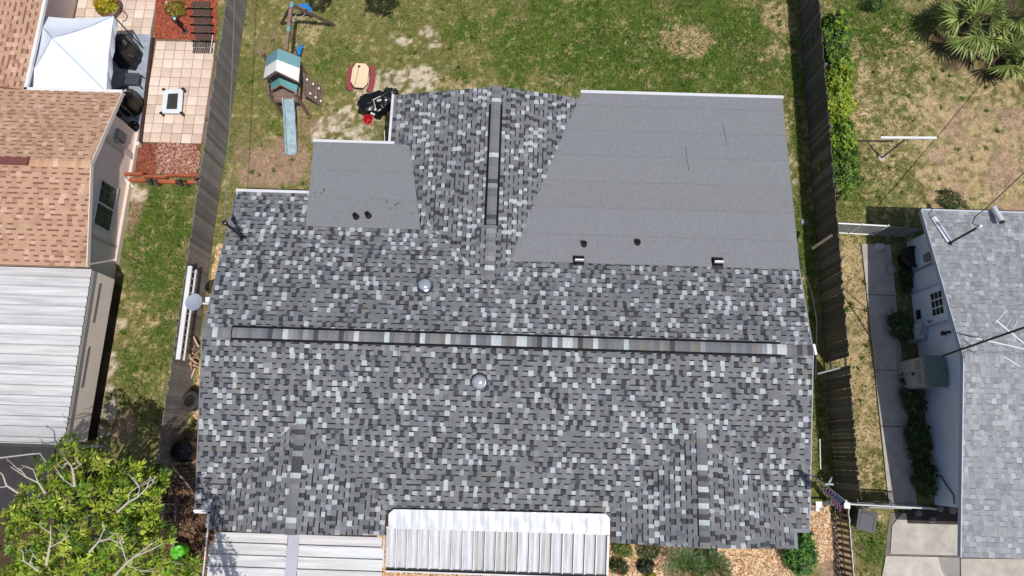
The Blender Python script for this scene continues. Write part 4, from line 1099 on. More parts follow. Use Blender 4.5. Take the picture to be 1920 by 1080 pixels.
# ------------------------------------------------------------------ left neighbour: tan roofed house
EZ, RZ = 2.42, 3.32
lh = thing('house', (-16.5, 8, 0), 'tan shingled house with pinkish stucco gable wall on the left', 'house')
WX, EX = -14.3, -13.66
YN, YRD, YS = 11.45, 8.45, 5.25
zl_n = lambda x, y: RZ - (RZ - EZ) / (YN - YRD) * (y - YRD)
zl_s = lambda x, y: RZ - (RZ - 2.6) / (YRD - YS) * (YRD - y)
PNK = c(226, 208, 196, 1)
m = MB(PNK)
m.idx([(WX, 5.3, 0), (WX, 11.05, 0), (WX, 11.05, EZ + .02), (WX, YRD, RZ - .08), (WX, 5.3, 2.55), (-26, 5.3, 0), (-26, 11.05, 0), (-26, 11.05, EZ + .02), (-26, YRD, RZ - .08), (-26, 5.3, 2.55)],
      [(0, 1, 2, 3, 4), (1, 6, 7, 2), (5, 0, 4, 9), (9, 8, 7, 6, 5)])
m.box(-26, -17.6, 11.0, 24, 0, 2.35)
m.build('wall', 'stucco', lh)
m = MB(c(226, 210, 196)); m.box(WX, WX + .10, 6.0, 11.05, 0, .22); m.build('plinth', 'stucco', lh)
m = MB(c(208, 194, 182)); m.box(WX, WX + .06, 9.95, 10.15, .2, 2.3); m.build('wall_trim', 'stucco', lh)
m = MB(c(208, 194, 182)); m.box(WX, WX + .05, 6.55, 6.62, .2, 2.2); m.build('wall_trim', 'stucco', lh)
dk = MB(c(150, 112, 92))
dk.prism([(-26, YRD), (EX, YRD), (EX, YN), (-26, YN)], lambda x, y: zl_n(x, y) - .12, lambda x, y: zl_n(x, y) - .006)
dk.prism([(-26, YS), (EX, YS), (EX, YRD), (-26, YRD)], lambda x, y: zl_s(x, y) - .12, lambda x, y: zl_s(x, y) - .006)
dk.prism([(-26, YN), (-17.0, YN), (-17.0, 24), (-26, 24)], lambda x, y: EZ - .12 + (-17.0 - x) * .25, lambda x, y: EZ - .006 + (-17.0 - x) * .25)
lroof = dk.build('roof', 'shingle', lh)
TAN = [(.66, c(188, 152, 126), .035), (.20, c(178, 140, 115), .04), (.10, c(204, 168, 146), .04), (.04, c(166, 126, 106), .05)]
R2 = Roof(TAN, c(134, 94, 76), expo=.165, wr=(.145, .19), band_h=.056, bandp=1.0, seed=5)
def pl(O, U, Vv, pts, ax):
    O_, U_, V_ = Vector(O), Vector(U), Vector(Vv); k = math.sqrt(V_.length_squared)
    R2.plane(O, U, Vv, pts)
sl = math.hypot(1, (RZ - EZ) / (YN - YRD)); s2 = math.hypot(1, (RZ - 2.6) / (YRD - YS)); s3 = math.hypot(1, .25)
R2.plane((0, YN, EZ), (-1, 0, 0), (0, -1, (RZ - EZ) / (YN - YRD)), [(-x, (YN - y) * sl) for x, y in [(-20.8, YRD), (EX, YRD), (EX, YN), (-20.8, YN)]])
R2.plane((0, YS, 2.6), (1, 0, 0), (0, 1, (RZ - 2.6) / (YRD - YS)), [(x, (y - YS) * s2) for x, y in [(-20.8, YS), (EX, YS), (EX, YRD), (-20.8, YRD)]])
R2.plane((-17.0, 0, EZ), (0, 1, 0), (-1, 0, .25), [(y, (-17.0 - x) * s3) for x, y in [(-21.5, YN + .02), (-17.0, YN + .02), (-17.0, 19), (-21.5, 19)]])
R2.finish(lroof)
tc_ = [MB(q) for q in (c(206, 170, 140), c(192, 148, 120), c(218, 184, 156), c(200, 158, 128))]
tcm = [cap_mesh(q.col, half=.15, drop=.26) for q in tc_]
for i in range(13):
    place(rng.choice(tcm), 'ridge_cap', (EX - .07 - .148 * i, YRD, RZ + .01), lroof, rot=(0, 0, math.pi / 2))
m = MB(c(116, 66, 62)); a_, b_ = PX(98, 308, -15.6), PX(0, 305, -18)
m.beam((-15.62, YRD, RZ + .045), (-24, YRD, RZ + .045), .26, .05); m.build('ridge_vent', 'paint', lroof, label='maroon ridge vent')
WHT = c(226, 224, 222)
m = MB(WHT); m.beam((-17.0, YN + .04, EZ - .03), (EX + .02, YN + .04, EZ - .03), .11, .10); m.build('gutter', 'paint', lh)
m = MB(WHT); m.beam((-16.96, YN, EZ - .03), (-16.96, 19, EZ - .03), .11, .10); m.build('gutter', 'paint', lh)
m = MB(c(222, 206, 192)); m.beam((EX + .015, YN, EZ - .06), (EX + .015, YRD, RZ - .06), .03, .14); m.beam((EX + .015, YRD, RZ - .06), (EX + .015, YS, 2.54), .03, .14); m.build('rake_board', 'paint', lh)
# window on the gable wall
wa, wb = PX(176, 318, WX + .03), PX(204, 390, WX + .03)
y1_, y0_ = 8.55, 6.98; z0_, z1_ = .78, 1.72
wn_ = MB(c(228, 226, 222))
for (ya, yb, za, zb) in ((y0_ - .05, y1_ + .05, z0_ - .05, z0_), (y0_ - .05, y1_ + .05, z1_, z1_ + .05), (y0_ - .05, y0_, z0_, z1_), (y1_, y1_ + .05, z0_, z1_), ((y0_ + y1_) / 2 - .025, (y0_ + y1_) / 2 + .025, z0_, z1_)):
    wn_.box(WX + .005, WX + .06, ya, yb, za, zb)
wo = wn_.build('window', 'paint', lh)
for k in range(2):
    ya = y0_ + (y1_ - y0_) / 2 * k + .02; yb = ya + (y1_ - y0_) / 2 - .04
    m = MB(c(44, 52, 60)); m.box(WX + .004, WX + .025, ya, yb, z0_ + .003, z1_ - .003); m.build('pane', 'glass', wo)
    m = MB(c(110, 118, 124))
    for j in (1, 2):
        yy = ya + (yb - ya) * j / 3; m.box(WX + .026, WX + .032, yy - .008, yy + .008, z0_, z1_)
        zq = z0_ + (z1_ - z0_) * j / 3; m.box(WX + .027, WX + .034, ya, yb, zq - .008, zq + .008)
    m.build('muntin', 'paint', wo)
q = PX(217, 263, WX + .05); MB(c(150, 160, 142)).lathe(q, [(.09, 0), (.09, .04), (.05, .08)], 14, axis=(1, 0, 0)).build('wall_lamp', 'plastic', lh)
q = PX(222, 254, WX); m = MB(c(140, 142, 148)); m.box(WX, WX + .14, q.y - .18, q.y + .16, q.z - .28, q.z + .22); m.build('meter_box', 'paint', lh)
# carport
cp_ = thing('carport', (-17, 2.5, 0), 'white corrugated metal carport attached to the tan roofed house', 'carport')
y = 5.22; k = 0
while y > -.25:
    y2 = max(-.25, y - .312); za = 2.42 - .03 * (5.2 - y); zb = 2.42 - .03 * (5.2 - y2)
    m = MB(vary(c(200, 199, 198), .06) if y > .3 else c(182, 181, 180))
    for (ya, z1), (yb, z2) in zip([(y, za), (y - .05, za - .012), (y2 + .035, zb - .012), (y2 + .03, zb + .035), (y2 + .005, zb + .035)], [(y - .05, za - .012), (y2 + .035, zb - .012), (y2 + .03, zb + .035), (y2 + .005, zb + .035), (y2, zb - .02)]):
        m.face([(-26, ya, z1), (-26, yb, z2), (-13.60, yb, z2), (-13.60, ya, z1)])
    m.build('roof_panel', 'metal_x', cp_); y = y2; k += 1
m = MB(c(206, 192, 180)); m.beam((-13.655, 5.2, 2.27), (-13.655, -.2, 2.11), .07, .12); m.build('beam', 'paint', cp_)
m = MB(c(228, 212, 198, 1)); n = 68
for i in range(n):
    ya = 5.25 - 5.4 * i / n; yb = ya - 5.4 / n; dx = .002 * (i % 2); dx2 = .002 * ((i + 1) % 2)
    m.face([(-13.70 + dx, ya, 2.28), (-13.70 + dx, ya, .95), (-13.70 + dx2, yb, .95), (-13.70 + dx2, yb, 2.28)])
m.build('side_wall', 'paint', cp_)
m = MB(c(44, 34, 30)); m.box(-14.05, -13.97, -.1, 5.2, 0, 1.1); m.build('shade_board', 'timber', cp_)  # dark board standing in for the shade below the side wall
for ya, yb in ((4.9, 3.6), (2.8, 1.5)):
    m = MB(c(100, 94, 92)); m.beam((-13.67, ya, 1.75), (-13.67, yb, 1.75), .02, .035); m.build('bracket', 'paint', cp_)
m = MB(c(70, 66, 64)); m.beam((-26, -.3, 2.1), (-13.6, -.3, 2.1), .08, .14); m.build('front_beam', 'paint', cp_)
for x in (-13.7, -17.5):
    m = MB(c(180, 178, 176)); m.beam((x, -.28, 0), (x, -.28, 2.1), .08, .08); m.build('post', 'paint', cp_)
q0, q1, q2, q3 = P(-30, 862, 1.2), P(60, 851, 1.2), P(75, 850, 1.15), P(88, 868, .6)
MB(c(180, 176, 180)).tube([q0, q1, q2, q3], .025, 7).build('bent_pole', 'paint', None, 'bent grey metal pole in front of the white carport', 'pole')
q = P(164, 803, .1); m = MB(c(206, 196, 184)); m.box(q.x - .1, q.x + .1, q.y - .18, q.y + .18, 0, .16); m.build('splash_block', 'concrete', None, 'pale concrete block at the carport wall end', 'block', bevel=.02)

ground_sheet('shade_pad', [P(-160, 826), P(118, 826), P(70, 960), P(-160, 960)], .01, c(58, 56, 58), 'concrete')  # dark slab painting in the shade at the carport front
# canopy tent
tent = thing('canopy_tent', P(250, 110), 'white square canopy tent behind the tan roofed house', 'canopy tent')
c0, c1, c2_, c3 = P(60, 28, 2.1), P(213, 30, 2.1), P(199, 172, 2.1), P(34, 166, 2.1); pk = P(92, 68, 2.75)
pk = (c0 + c1 + c2_ + c3) / 4; pk.z = 2.75
pk = Vector((P(93, 68, 2.75).x * .6 + pk.x * .4, P(93, 68, 2.75).y * .6 + pk.y * .4, 2.75))
m = MB(c(226, 232, 242)); N_ = 10
cs = [c0, c1, c2_, c3]
for i in range(4):
    a_, b_ = cs[i], cs[(i + 1) % 4]
    grid = []
    for r0 in range(N_ + 1):
        row = []
        for s0 in range(N_ + 1):
            e = a_.lerp(b_, s0 / N_); sg = math.sin(math.pi * s0 / N_) * (r0 / N_) * .10
            p = pk.lerp(e, r0 / N_); p.z -= sg * .6 + .10 * math.sin(math.pi * r0 / N_)
            ct = (cs[0] + cs[1] + cs[2] + cs[3]) / 4; dd = (ct - p); dd.z = 0
            if dd.length > .01: p += dd.normalized() * sg * .8
            row.append(p)
        grid.append(row)
    for r0 in range(N_):
        for s0 in range(N_): m.face([grid[r0][s0], grid[r0 + 1][s0], grid[r0 + 1][s0 + 1], grid[r0][s0 + 1]])
    for s0 in range(N_):
        p0, p1 = grid[N_][s0], grid[N_][s0 + 1]; w0 = .03 * math.sin(s0 * 2.1); w1 = .03 * math.sin((s0 + 1) * 2.1)
        m.face([p0, p0 + Vector((w0, w0, -.28)), p1 + Vector((w1, w1, -.28)), p1])
m.build('canopy', 'cloth', tent)
m = MB(c(176, 182, 192))
for q in cs: m.tube([pk + Vector((0, 0, .012)), pk.lerp(q, .5) + Vector((0, 0, -.082)), q + Vector((0, 0, .012))], .012, 5)
m.build('seam_or_highlight', 'cloth', tent)
for q in cs:
    m = MB(c(48, 50, 54)); m.tube([(q.x, q.y, 0), (q.x, q.y, 2.08)], .025, 6); m.build('leg', 'black', tent)

# deck and patio
dkp = [P(283, 72), P(262, 268), P(150, 268), P(150, 62), P(200, 62)]
deck_ = thing('deck', P(225, 160), 'grey painted plank deck beside the canopy tent', 'deck')
ytop, ybot = P(240, 66).y, P(240, 272).y
m = MB(); y = ytop
while y > ybot:
    f_ = (ytop - y) / (ytop - ybot); xr = P(285, 70).x * (1 - f_) + P(262, 268).x * f_
    m.box(-18.5, xr, y - .092, y, .02, .10, vary(c(158, 166, 178), .05)); y -= .098
m.build('deck_boards', 'timber', deck_, kind='stuff')
m = MB(c(70, 50, 44)); m.beam(P(287, 72, .06), P(264, 268, .06), .10, .13); m.build('edge_beam', 'timber', deck_)
PV = [c(226, 204, 186), c(216, 192, 174), c(232, 212, 196), c(208, 184, 168), c(222, 198, 182)]
def pavers(name, x0, x1, y0, y1, step, mask, z=.04):
    base = MB(c(124, 104, 90)); base.prism([(p.x, p.y) for p in mask], -.04, z - .025)
    b = base.build(name, 'concrete', kind='structure')
    ms = []
    for q in PV:
        k = MB(q); h = step / 2 - .010; k.box(-h, h, -h, h, -.03, 0); ms.append(k.mesh('paver', 'paver'))
    r = random.Random(9); poly = [(p.x, p.y) for p in mask]
    nx_ = int((x1 - x0) / step) + 1; ny_ = int((y1 - y0) / step) + 1
    for i in range(nx_):
        for j in range(ny_):
            x, y = x0 + (i + .5) * step, y0 + (j + .5) * step
            ok = all(inpoly(np.array([x + a_ * step * .38]), np.array([y + b_ * step * .38]), poly)[0] for a_ in (-1, 1) for b_ in (-1, 1))
            if ok: place(r.choice(ms), 'paver', (x, y, z + r.uniform(-.005, .005)), b, rot=(r.uniform(-.006, .006), r.uniform(-.006, .006), r.uniform(-.01, .01)))
    return b
mk = [P(290, 76), P(402, 78), P(383, 268), P(264, 266)]
pavers('paver_patio', -14.6, -11.4, P(300, 268).y, P(300, 70).y, .385, [P(289, 74), P(408, 76), P(386, 269), P(262, 267)])
pavers('paver_path', P(120, 60).x - 2, P(296, 30).x, P(250, 68).y, P(250, -60).y, .385, [P(90, 68), P(286, 70), P(305, -70), P(90, -70)])
flakes('red_mulch', [P(294, -60), P(412, -60), P(404, 76), P(290, 72)], 2200, .06, RED, 'red mulch bed above the paver patio', 'mulch', seed=12)
ground_sheet('mulch_soil', [P(294, -60), P(412, -60), P(404, 76), P(290, 72)], .006, c(160, 82, 62))
MB_ = [P(246, 270), P(376, 270), P(372, 326), P(240, 328)]
flakes('brown_mulch', [P(246, 270), P(300, 270), P(300, 326), P(240, 328)], 2000, .06, MULCH[:3], 'dark red brown mulch beside the stucco wall', 'mulch', z=.03, seed=13)
flakes('bark_mulch', [P(296, 270), P(376, 270), P(372, 326), P(296, 326)], 2000, .08, MULCH + [c(206, 176, 160), c(196, 164, 150)], 'pale bark mulch between the timber edging and the patio', 'mulch', z=.03, seed=14)
ground_sheet('mulch_soil', MB_, .02, c(124, 74, 58))
# timber edging
te = thing('timber_edging', P(300, 335), 'red brown timber retaining edge below the mulch bed', 'edging')
OR = c(166, 92, 64)
for (u0, v0, u1, v1, z, w_) in ((221, 327, 268, 327, .42, .10), (312, 329, 378, 330, .42, .10), (243, 337, 275, 339, .22, .12), (293, 340, 330, 342, .22, .12), (345, 342, 378, 341, .22, .12), (270, 331, 312, 333, .30, .08)):
    m = MB(vary(OR, .12)); m.beam(P(u0, v0, z), P(u1, v1, z), w_, .14); m.build('sleeper', 'timber', te)
for (u, v) in ((276, 336), (290, 337), (332, 337), (345, 338), (366, 335)):
    a_ = P(u, v, .42); m = MB(vary(c(84, 74, 68), .2)); m.beam(a_, P(u + 10, v + 12, .0), .13, .05); m.build('stake', 'timber', te)
MB(c(232, 226, 216)).beam(P(229, 332, .45), P(249, 350, .02), .09, .06).build('downspout_end', 'paint', None, 'white downspout piece leaning at the timber edging end', 'downspout')
q = P(262, 272, .06); m = MB(c(232, 222, 214)); m.box(q.x - .12, q.x + .06, q.y - .08, q.y + .06, 0, .24); m.build('white_box', 'paint', None, 'small white box at the patio corner by the stucco wall', 'box', bevel=.01)

# things on the deck and patio
gc_ = thing('grill', P(243, 105), 'large grill under a pointed black cover on the deck', 'grill', 'covered grills')
q = P(248, 118, 0); m = MB(c(11, 11, 12)); heap(m, (q.x - .02, q.y + .15, .1), .42, .52, 1.0, 21, n=36, fold=.12, power=3, top=.5); m.build('cover', 'black', gc_, smooth=False)
m = MB(c(214, 214, 218)); m.tube([P(240, 101, 1.12), P(245, 105, 1.12), P(250, 106, 1.10)], .018, 6); m.build('handle', 'chrome', gc_)
g2 = thing('grill', P(248, 198), 'round grill under a black cover near the gutter corner', 'grill', 'covered grills')
q = P(252, 205, 0); m = MB(c(10, 10, 11)); heap(m, (q.x, q.y + .1, .1), .40, .46, .85, 22, n=32, fold=.08, power=2.2, top=.6); m.build('cover', 'black', g2)
m = MB(c(180, 180, 184)); m.beam(P(229, 203, .97), P(236, 203, .97), .03, .02); m.build('badge', 'chrome', g2)
st = thing('side_table', P(248, 152), 'dark slatted side table between the two covered grills', 'table')
q = P(246, 147, .5)
for k in range(6):
    m = MB(vary(c(72, 78, 88), .08)); m.box(q.x - .27, q.x + .27, q.y - .24 + .08 * k, q.y - .17 + .08 * k, .47, .5); m.build('slat', 'plastic', st)
for a_ in (-.24, .24):
    for b_ in (-.2, .2):
        m = MB(c(40, 44, 50)); m.tube([(q.x + a_, q.y + b_, .47), (q.x + a_ * 1.15, q.y + b_ * 1.15, .1)], .02, 6); m.build('leg', 'plastic', st)
um = thing('patio_umbrella', P(250, 241), 'closed black patio umbrella standing by the stucco wall', 'umbrella')
q = P(250, 238, .1); q.z = .1
MB(c(20, 20, 22)).tube([q, (q.x, q.y, 1.0)], .025, 8).build('pole', 'black', um)
MB(c(16, 16, 18)).lathe((q.x, q.y, .9), [(.03, 0), (.12, .15), (.10, .5), (.05, .9), (.01, 1.05)], 12).build('canopy', 'cloth', um)
MB(c(28, 28, 30)).lathe((q.x, q.y, .1), [(.24, 0), (.22, .05), (.08, .08), (.05, .2)], 16).build('base', 'black', um)
for (u, v) in ((254, 232), (255, 239)):
    m = MB(c(200, 200, 204)); m.lathe(P(u, v, .2), [(.035, 0), (.03, .05)], 8); m.build('clamp', 'chrome', um)
q = P(226, 234, .12); m = MB(c(206, 206, 210)); m.box(q.x - .11, q.x + .11, q.y - .07, q.y + .07, .1, .16); m.box(q.x - .07, q.x + .07, q.y - .03, q.y + .03, .16, .163, c(30, 30, 34)); m.build('white_tray', 'plastic', None, 'small white tray on the shaded deck by the wall', 'tray')
cot = thing('pet_cot', P(323, 192), 'white framed raised pet cot with dark mesh on the patio', 'pet cot')
cc = [P(308, 169, .2), P(344, 168, .2), P(341, 213, .2), P(303, 213, .2)]; ct = sum(cc, Vector()) / 4; ci = [ct + (p - ct) * .56 for p in cc]
for p, k in zip(ci, range(4)): p.x = ct.x + (p.x - ct.x) * .95; p.y = ct.y + (p.y - ct.y) * 1.18
m = MB(c(222, 226, 230))
for i in range(4):
    a_, b_, e_, f_ = cc[i], cc[(i + 1) % 4], ci[(i + 1) % 4], ci[i]
    up_ = Vector((0, 0, .035)); m.idx([a_ + up_, b_ + up_, e_ + up_, f_ + up_, a_, b_, e_, f_], [(3, 2, 1, 0), (4, 5, 6, 7), (0, 1, 5, 4), (2, 3, 7, 6)])
m.build('frame', 'plastic', cot)
m = MB(c(58, 54, 52)); m.prism([p.xy for p in ci], .205, .22); m.build('mesh', 'cloth', cot)
for p in cc:
    m = MB(c(30, 30, 32)); m.lathe((p.x, p.y, 0), [(.05, 0), (.045, .25), (.06, .26), (.02, .27)], 10); m.build('corner_foot', 'black', cot)
gr = thing('grate_mat', P(381, 89), 'black gridded grate mat at the patio top corner', 'mat')
for i in range(2):
    for j in range(2):
        a0, a1 = P(363 + i * 18.5, 78 + j * 11.5, .06), P(379 + i * 18.5, 88 + j * 11.5, .06)
        m = MB(c(62, 56, 58))
        for k in range(6):
            x = a0.x + (a1.x - a0.x) * k / 5; m.box(x - .012, x + .012, a1.y, a0.y, .045, .065)
            y = a0.y + (a1.y - a0.y) * k / 5; m.box(a0.x, a1.x, y - .01, y + .01, .045, .062)
        m.build('tile', 'rubber', gr)
for k in range(5):
    v = 6 + 15.3 * k - 4
    a_, b_ = P(361 + k * 1.6, v, .1), P(394 + k * .9, v, .1); y2 = P(380, v + 13, .1).y
    t = thing('step_slab', ((a_.x + b_.x) / 2, (a_.y + y2) / 2, 0), 'dark brown step slab on red mulch, ' + ['topmost', 'second', 'middle', 'fourth', 'lowest'][k] + ' of five', 'step', 'step slabs on the red mulch')
    m = MB(vary(c(88, 66, 58), .08)); m.box(a_.x, b_.x, y2, a_.y, .0, .10); m.build('slab', 'rubber', t)
    m = MB(c(26, 22, 20)); m.box(a_.x - .12, b_.x + .14, y2 - .035, y2 - .002, 0, .12); m.build('edge', 'timber', t)
    m = MB(c(214, 196, 180))
    for j in range(6):
        if rng.random() < .75: x = a_.x + (b_.x - a_.x) * (j + .5) / 6; m.box(x - .03, x + .03, y2 + .002, y2 + .014, .1, .106)
    m.build('dash', 'paint', t)
MB(c(225, 224, 222)).tube([P(399, 66, .7), P(394, 100, .7)], .015, 6).build('white_stake', 'paint', None, 'thin white stake standing by the fence at the patio corner', 'stake')
pl_ = thing('planter', P(200, 12), 'large round planter with yellow green croton by the tent', 'planter')
q = P(205, 14, .3); MB(c(110, 78, 62)).lathe((q.x, q.y, 0), [(.3, 0), (.45, .4), (.48, .42), (.44, .44), (.38, .36)], 22).build('pot', 'plastic', pl_)
V_, F_, C_ = [], [], []; rr_ = np.random.default_rng(5)
for k in range(150):
    d = rr_.normal(0, 1, 3); d[2] = abs(d[2]); d /= np.linalg.norm(d)
    leaf_fan(V_, F_, C_, (q.x - .06 + d[0] * .38, q.y + .05 + d[1] * .36, .4 + d[2] * .35), d, 6, .15, .06, [np.array(c(186, 190, 40)), np.array(c(150, 170, 36)), np.array(c(210, 190, 50)), np.array(c(190, 130, 50))], rr_)
np_mesh('foliage', V_, F_, C_, 'leaf', pl_)
MB(c(70, 62, 60)).tube([P(222, 20, .05), P(234, 22, .05), P(239, 30, .05), P(236, 38, .05), P(231, 40, .05)], .018, 6).build('garden_hose', 'rubber', None, 'short curled dark hose on pavers by the planter', 'hose')
pdl = thing('pedestal', P(347, 60), 'black garden pedestal with glass bowl on red mulch', 'pedestal')
q = P(347, 60, 0); MB(c(60, 56, 54)).lathe((q.x, q.y, 0), [(.16, 0), (.15, .03), (.05, .05)], 16).build('base', 'plastic', pdl)
MB(c(24, 22, 24)).lathe((q.x, q.y, .04), [(.04, 0), (.04, .5), (.10, .6), (.12, .82), (.10, .84)], 14).build('stand', 'black', pdl)
MB(c(200, 206, 212)).lathe((q.x, q.y, .86), [(.10, 0), (.09, .05), (.03, .09)], 14).build('bowl', 'chrome', pdl)
q = P(328, 16, .3); bush('garden_plant', (q.x, q.y, 0), (.38, .32, .6), 110, .14, .04, [c(170, 160, 50), c(120, 130, 50), c(150, 110, 60)], 'yellowish straggly plant behind the garden pedestal', cat='plant', seed=140)
q = P(314, 6, .2); m = MB(c(220, 190, 180)); m.box(q.x - .1, q.x + .1, q.y - .1, q.y + .1, 0, .2); m.build('small_block', 'concrete', None, 'small pale block on the red mulch near the top edge', 'block', bevel=.015)

# ladder on the fence and junk along the left side
ld = thing('ladder', P(355, 600), 'white aluminium ladder hung on the left fence', 'ladder')
for (u0, v0, u1, v1, z, w_) in ((357, 499, 334, 674, 1.62, .14), (368, 506, 345, 676, 1.35, .05)):
    m = MB(c(226, 224, 224)); m.beam(P(u0, v0, z), P(u1, v1, z), w_, .06); m.build('rail', 'metal', ld)
for k in range(13):
    f_ = (k + .5) / 13; a_ = P(357, 499, 1.6).lerp(P(334, 674, 1.6), f_); b_ = P(368, 506, 1.35).lerp(P(345, 676, 1.35), f_)
    m = MB(c(190, 188, 188)); m.tube([a_, b_], .018, 6); m.build('rung', 'metal', ld)
def wheel(u, v, z, R, axis, label, name='tyre_wheel', rimcol=c(150, 152, 152)):
    q = P(u, v, z); t = thing(name, (q.x, q.y, 0), label, 'wheel')
    MB(c(62, 60, 60)).lathe(q, [(R * .6, -.10), (R * .85, -.12), (R, -.08), (R * 1.01, 0), (R, .08), (R * .85, .12), (R * .6, .10)], 28, axis=axis, cap=False).build('tyre', 'rubber', t, smooth=True)
    MB(rimcol).lathe(q, [(R * .62, .10), (R * .58, .06), (R * .3, .03), (R * .28, .06), (R * .1, .07), (R * .08, .10), (.01, .10)], 22, axis=axis).build('rim', 'chrome', t)
wheel(359, 752, .55, .34, (-.25, .1, 1), 'car tyre with rim lying in the strip beside the house')
q = P(352, 846, .4); bb = thing('covered_barrel', (q.x, q.y, 0), 'large black covered barrel in the shade of the left fence', 'barrel')
MB(c(18, 18, 20)).lathe((q.x, q.y, 0), [(.32, 0), (.36, .4), (.34, .8), (.36, .82), (.30, .9), (.02, .93)], 24).build('body', 'black', bb)
MB(c(24, 24, 26)).tube([(q.x - .2, q.y, .92), (q.x, q.y, 1.0), (q.x + .2, q.y, .92)], .02, 6).build('handle', 'black', bb)
r3 = random.Random(12); pd = thing('palm_debris', P(362, 668), 'dried pale palm fronds piled by the ladder end', 'palm debris')
for k in range(22):
    a_ = P(r3.uniform(352, 372), r3.uniform(640, 690), r3.uniform(.1, .6)); d = Vector((r3.uniform(-.3, .3), r3.uniform(-.5, .5), r3.uniform(-.1, .2)))
    m = MB(vary(c(206, 170, 140), .15)); m.tube([a_, a_ + d * .5 + Vector((0, 0, .04)), a_ + d], [.02, .014, .004], 5); m.build('dried_frond', 'bark', pd)
for (pth) in ([(362, 630, .5), (372, 650, .2)], [(350, 642, .6), (352, 660, .6), (360, 676, .4), (370, 682, .2)], [(342, 678, .7), (372, 688, .1)], [(366, 690, .3), (356, 714, .1)]):
    m = MB(c(214, 180, 156)); m.tube([P(*p) for p in pth], .03, 6); m.build('dried_stalk', 'bark', pd)
q = P(333, 1040, .35); ty = thing('ride_on_toy', P(325, 1055), 'bright lime green plastic ride on toy under the tree', 'toy')
m = MB(c(92, 186, 36)); heap(m, (q.x + .06, q.y + .10, .25), .26, .26, .34, 3, power=2, fold=.03); m.build('seat', 'plastic', ty)
m = MB(c(92, 186, 36)); m.tube([P(336, 1050, .5), P(326, 1058, .45), P(318, 1070, .35), P(310, 1078, .25)], [.09, .1, .09, .08], 10); m.build('body', 'plastic', ty)
m = MB(c(110, 196, 50)); m.tube([P(305, 1066, .5), P(306, 1074, .42), P(312, 1080, .35), P(324, 1078, .4)], .04, 8); m.build('handle', 'plastic', ty)
m = MB(c(90, 150, 200)); m.tube([P(343, 1034, .5), P(342, 1042, .45)], .04, 8); m.build('grip', 'plastic', ty)
for dx_ in (-.18, .2): MB(c(40, 44, 40)).lathe((q.x + dx_, q.y - .3, .12), [(.02, -.04), (.12, -.04), (.12, .04), (.02, .04)], 14, axis=(1, .3, 0)).build('wheel', 'plastic', ty)
# ------------------------------------------------------------------ right neighbour: pale blue house
rh = thing('house', (17, 3, 0), 'pale blue walled house with weathered light grey shingle roof', 'house')
RX, RW = 13.26, 13.95
RB, RRD, RF = 8.12, 3.1, -2.62
re_, rr = 2.2, 3.42
zr_b = lambda x, y: rr - (rr - re_) / (RB - RRD) * (y - RRD)
zr_f = lambda x, y: rr - (rr - re_) / (RRD - RF) * (RRD - y)
BLU = c(232, 236, 246, 1)
m = MB(BLU)
m.idx([(RW, 7.7, 0), (RW, -1.3, 0), (RW, -1.3, re_ + .2), (RW, RRD, rr - .08), (RW, 7.7, re_), (30, 7.7, 0), (30, -1.3, 0), (30, -1.3, re_ + .2), (30, RRD, rr - .08), (30, 7.7, re_)],
      [(4, 3, 2, 1, 0)[::-1], (0, 4, 9, 5), (1, 6, 7, 2)]); m.build('wall', 'stucco', rh)
dk = MB(c(120, 122, 126))
dk.prism([(RX, RRD), (30, RRD), (30, RB), (RX, RB)], lambda x, y: zr_b(x, y) - .12, lambda x, y: zr_b(x, y) - .006)
dk.prism([(RX, RF), (30, RF), (30, RRD), (RX, RRD)], lambda x, y: zr_f(x, y) - .12, lambda x, y: zr_f(x, y) - .006)
rroof = dk.build('roof', 'shingle', rh)
LG = [(.50, c(148, 150, 153), .05), (.25, c(160, 162, 165), .05), (.2, c(136, 138, 142), .05), (.05, c(174, 176, 178), .05)]
R3 = Roof(LG, c(120, 122, 126), expo=.155, wr=(.10, .18), band_h=.03, bandp=.7, seed=8)
k1 = (rr - re_) / (RB - RRD); k2 = (rr - re_) / (RRD - RF)
R3.plane((0, RB, re_), (-1, 0, 0), (0, -1, k1), [(-x, (RB - y) * math.hypot(1, k1)) for x, y in [(RX, RRD), (19.5, RRD), (19.5, RB), (RX, RB)]])
R3.plane((0, RF, re_), (1, 0, 0), (0, 1, k2), [(x, (y - RF) * math.hypot(1, k2)) for x, y in [(RX, RF), (19.5, RF), (19.5, RRD), (RX, RRD)]])
R3.finish(rroof)
lgm = [cap_mesh(q, half=.15, drop=.22) for q in (c(156, 158, 161), c(164, 166, 169), c(146, 148, 152))]
for i in range(42): place(rng.choice(lgm), 'ridge_cap', (RX + .08 + .148 * i, RRD, rr + .008), rroof, rot=(0, 0, -math.pi / 2))
m = MB(c(176, 182, 196)); m.beam((RX - .015, RB, re_ - .06), (RX - .015, RRD, rr - .06), .03, .15); m.beam((RX - .015, RRD, rr - .06), (RX - .015, RF, re_ - .06), .03, .15); m.build('rake_board', 'paint', rh)
m = MB(c(190, 194, 204)); m.beam((RX, RB + .03, re_ - .05), (30, RB + .03, re_ - .05), .05, .12); m.build('fascia', 'paint', rh)
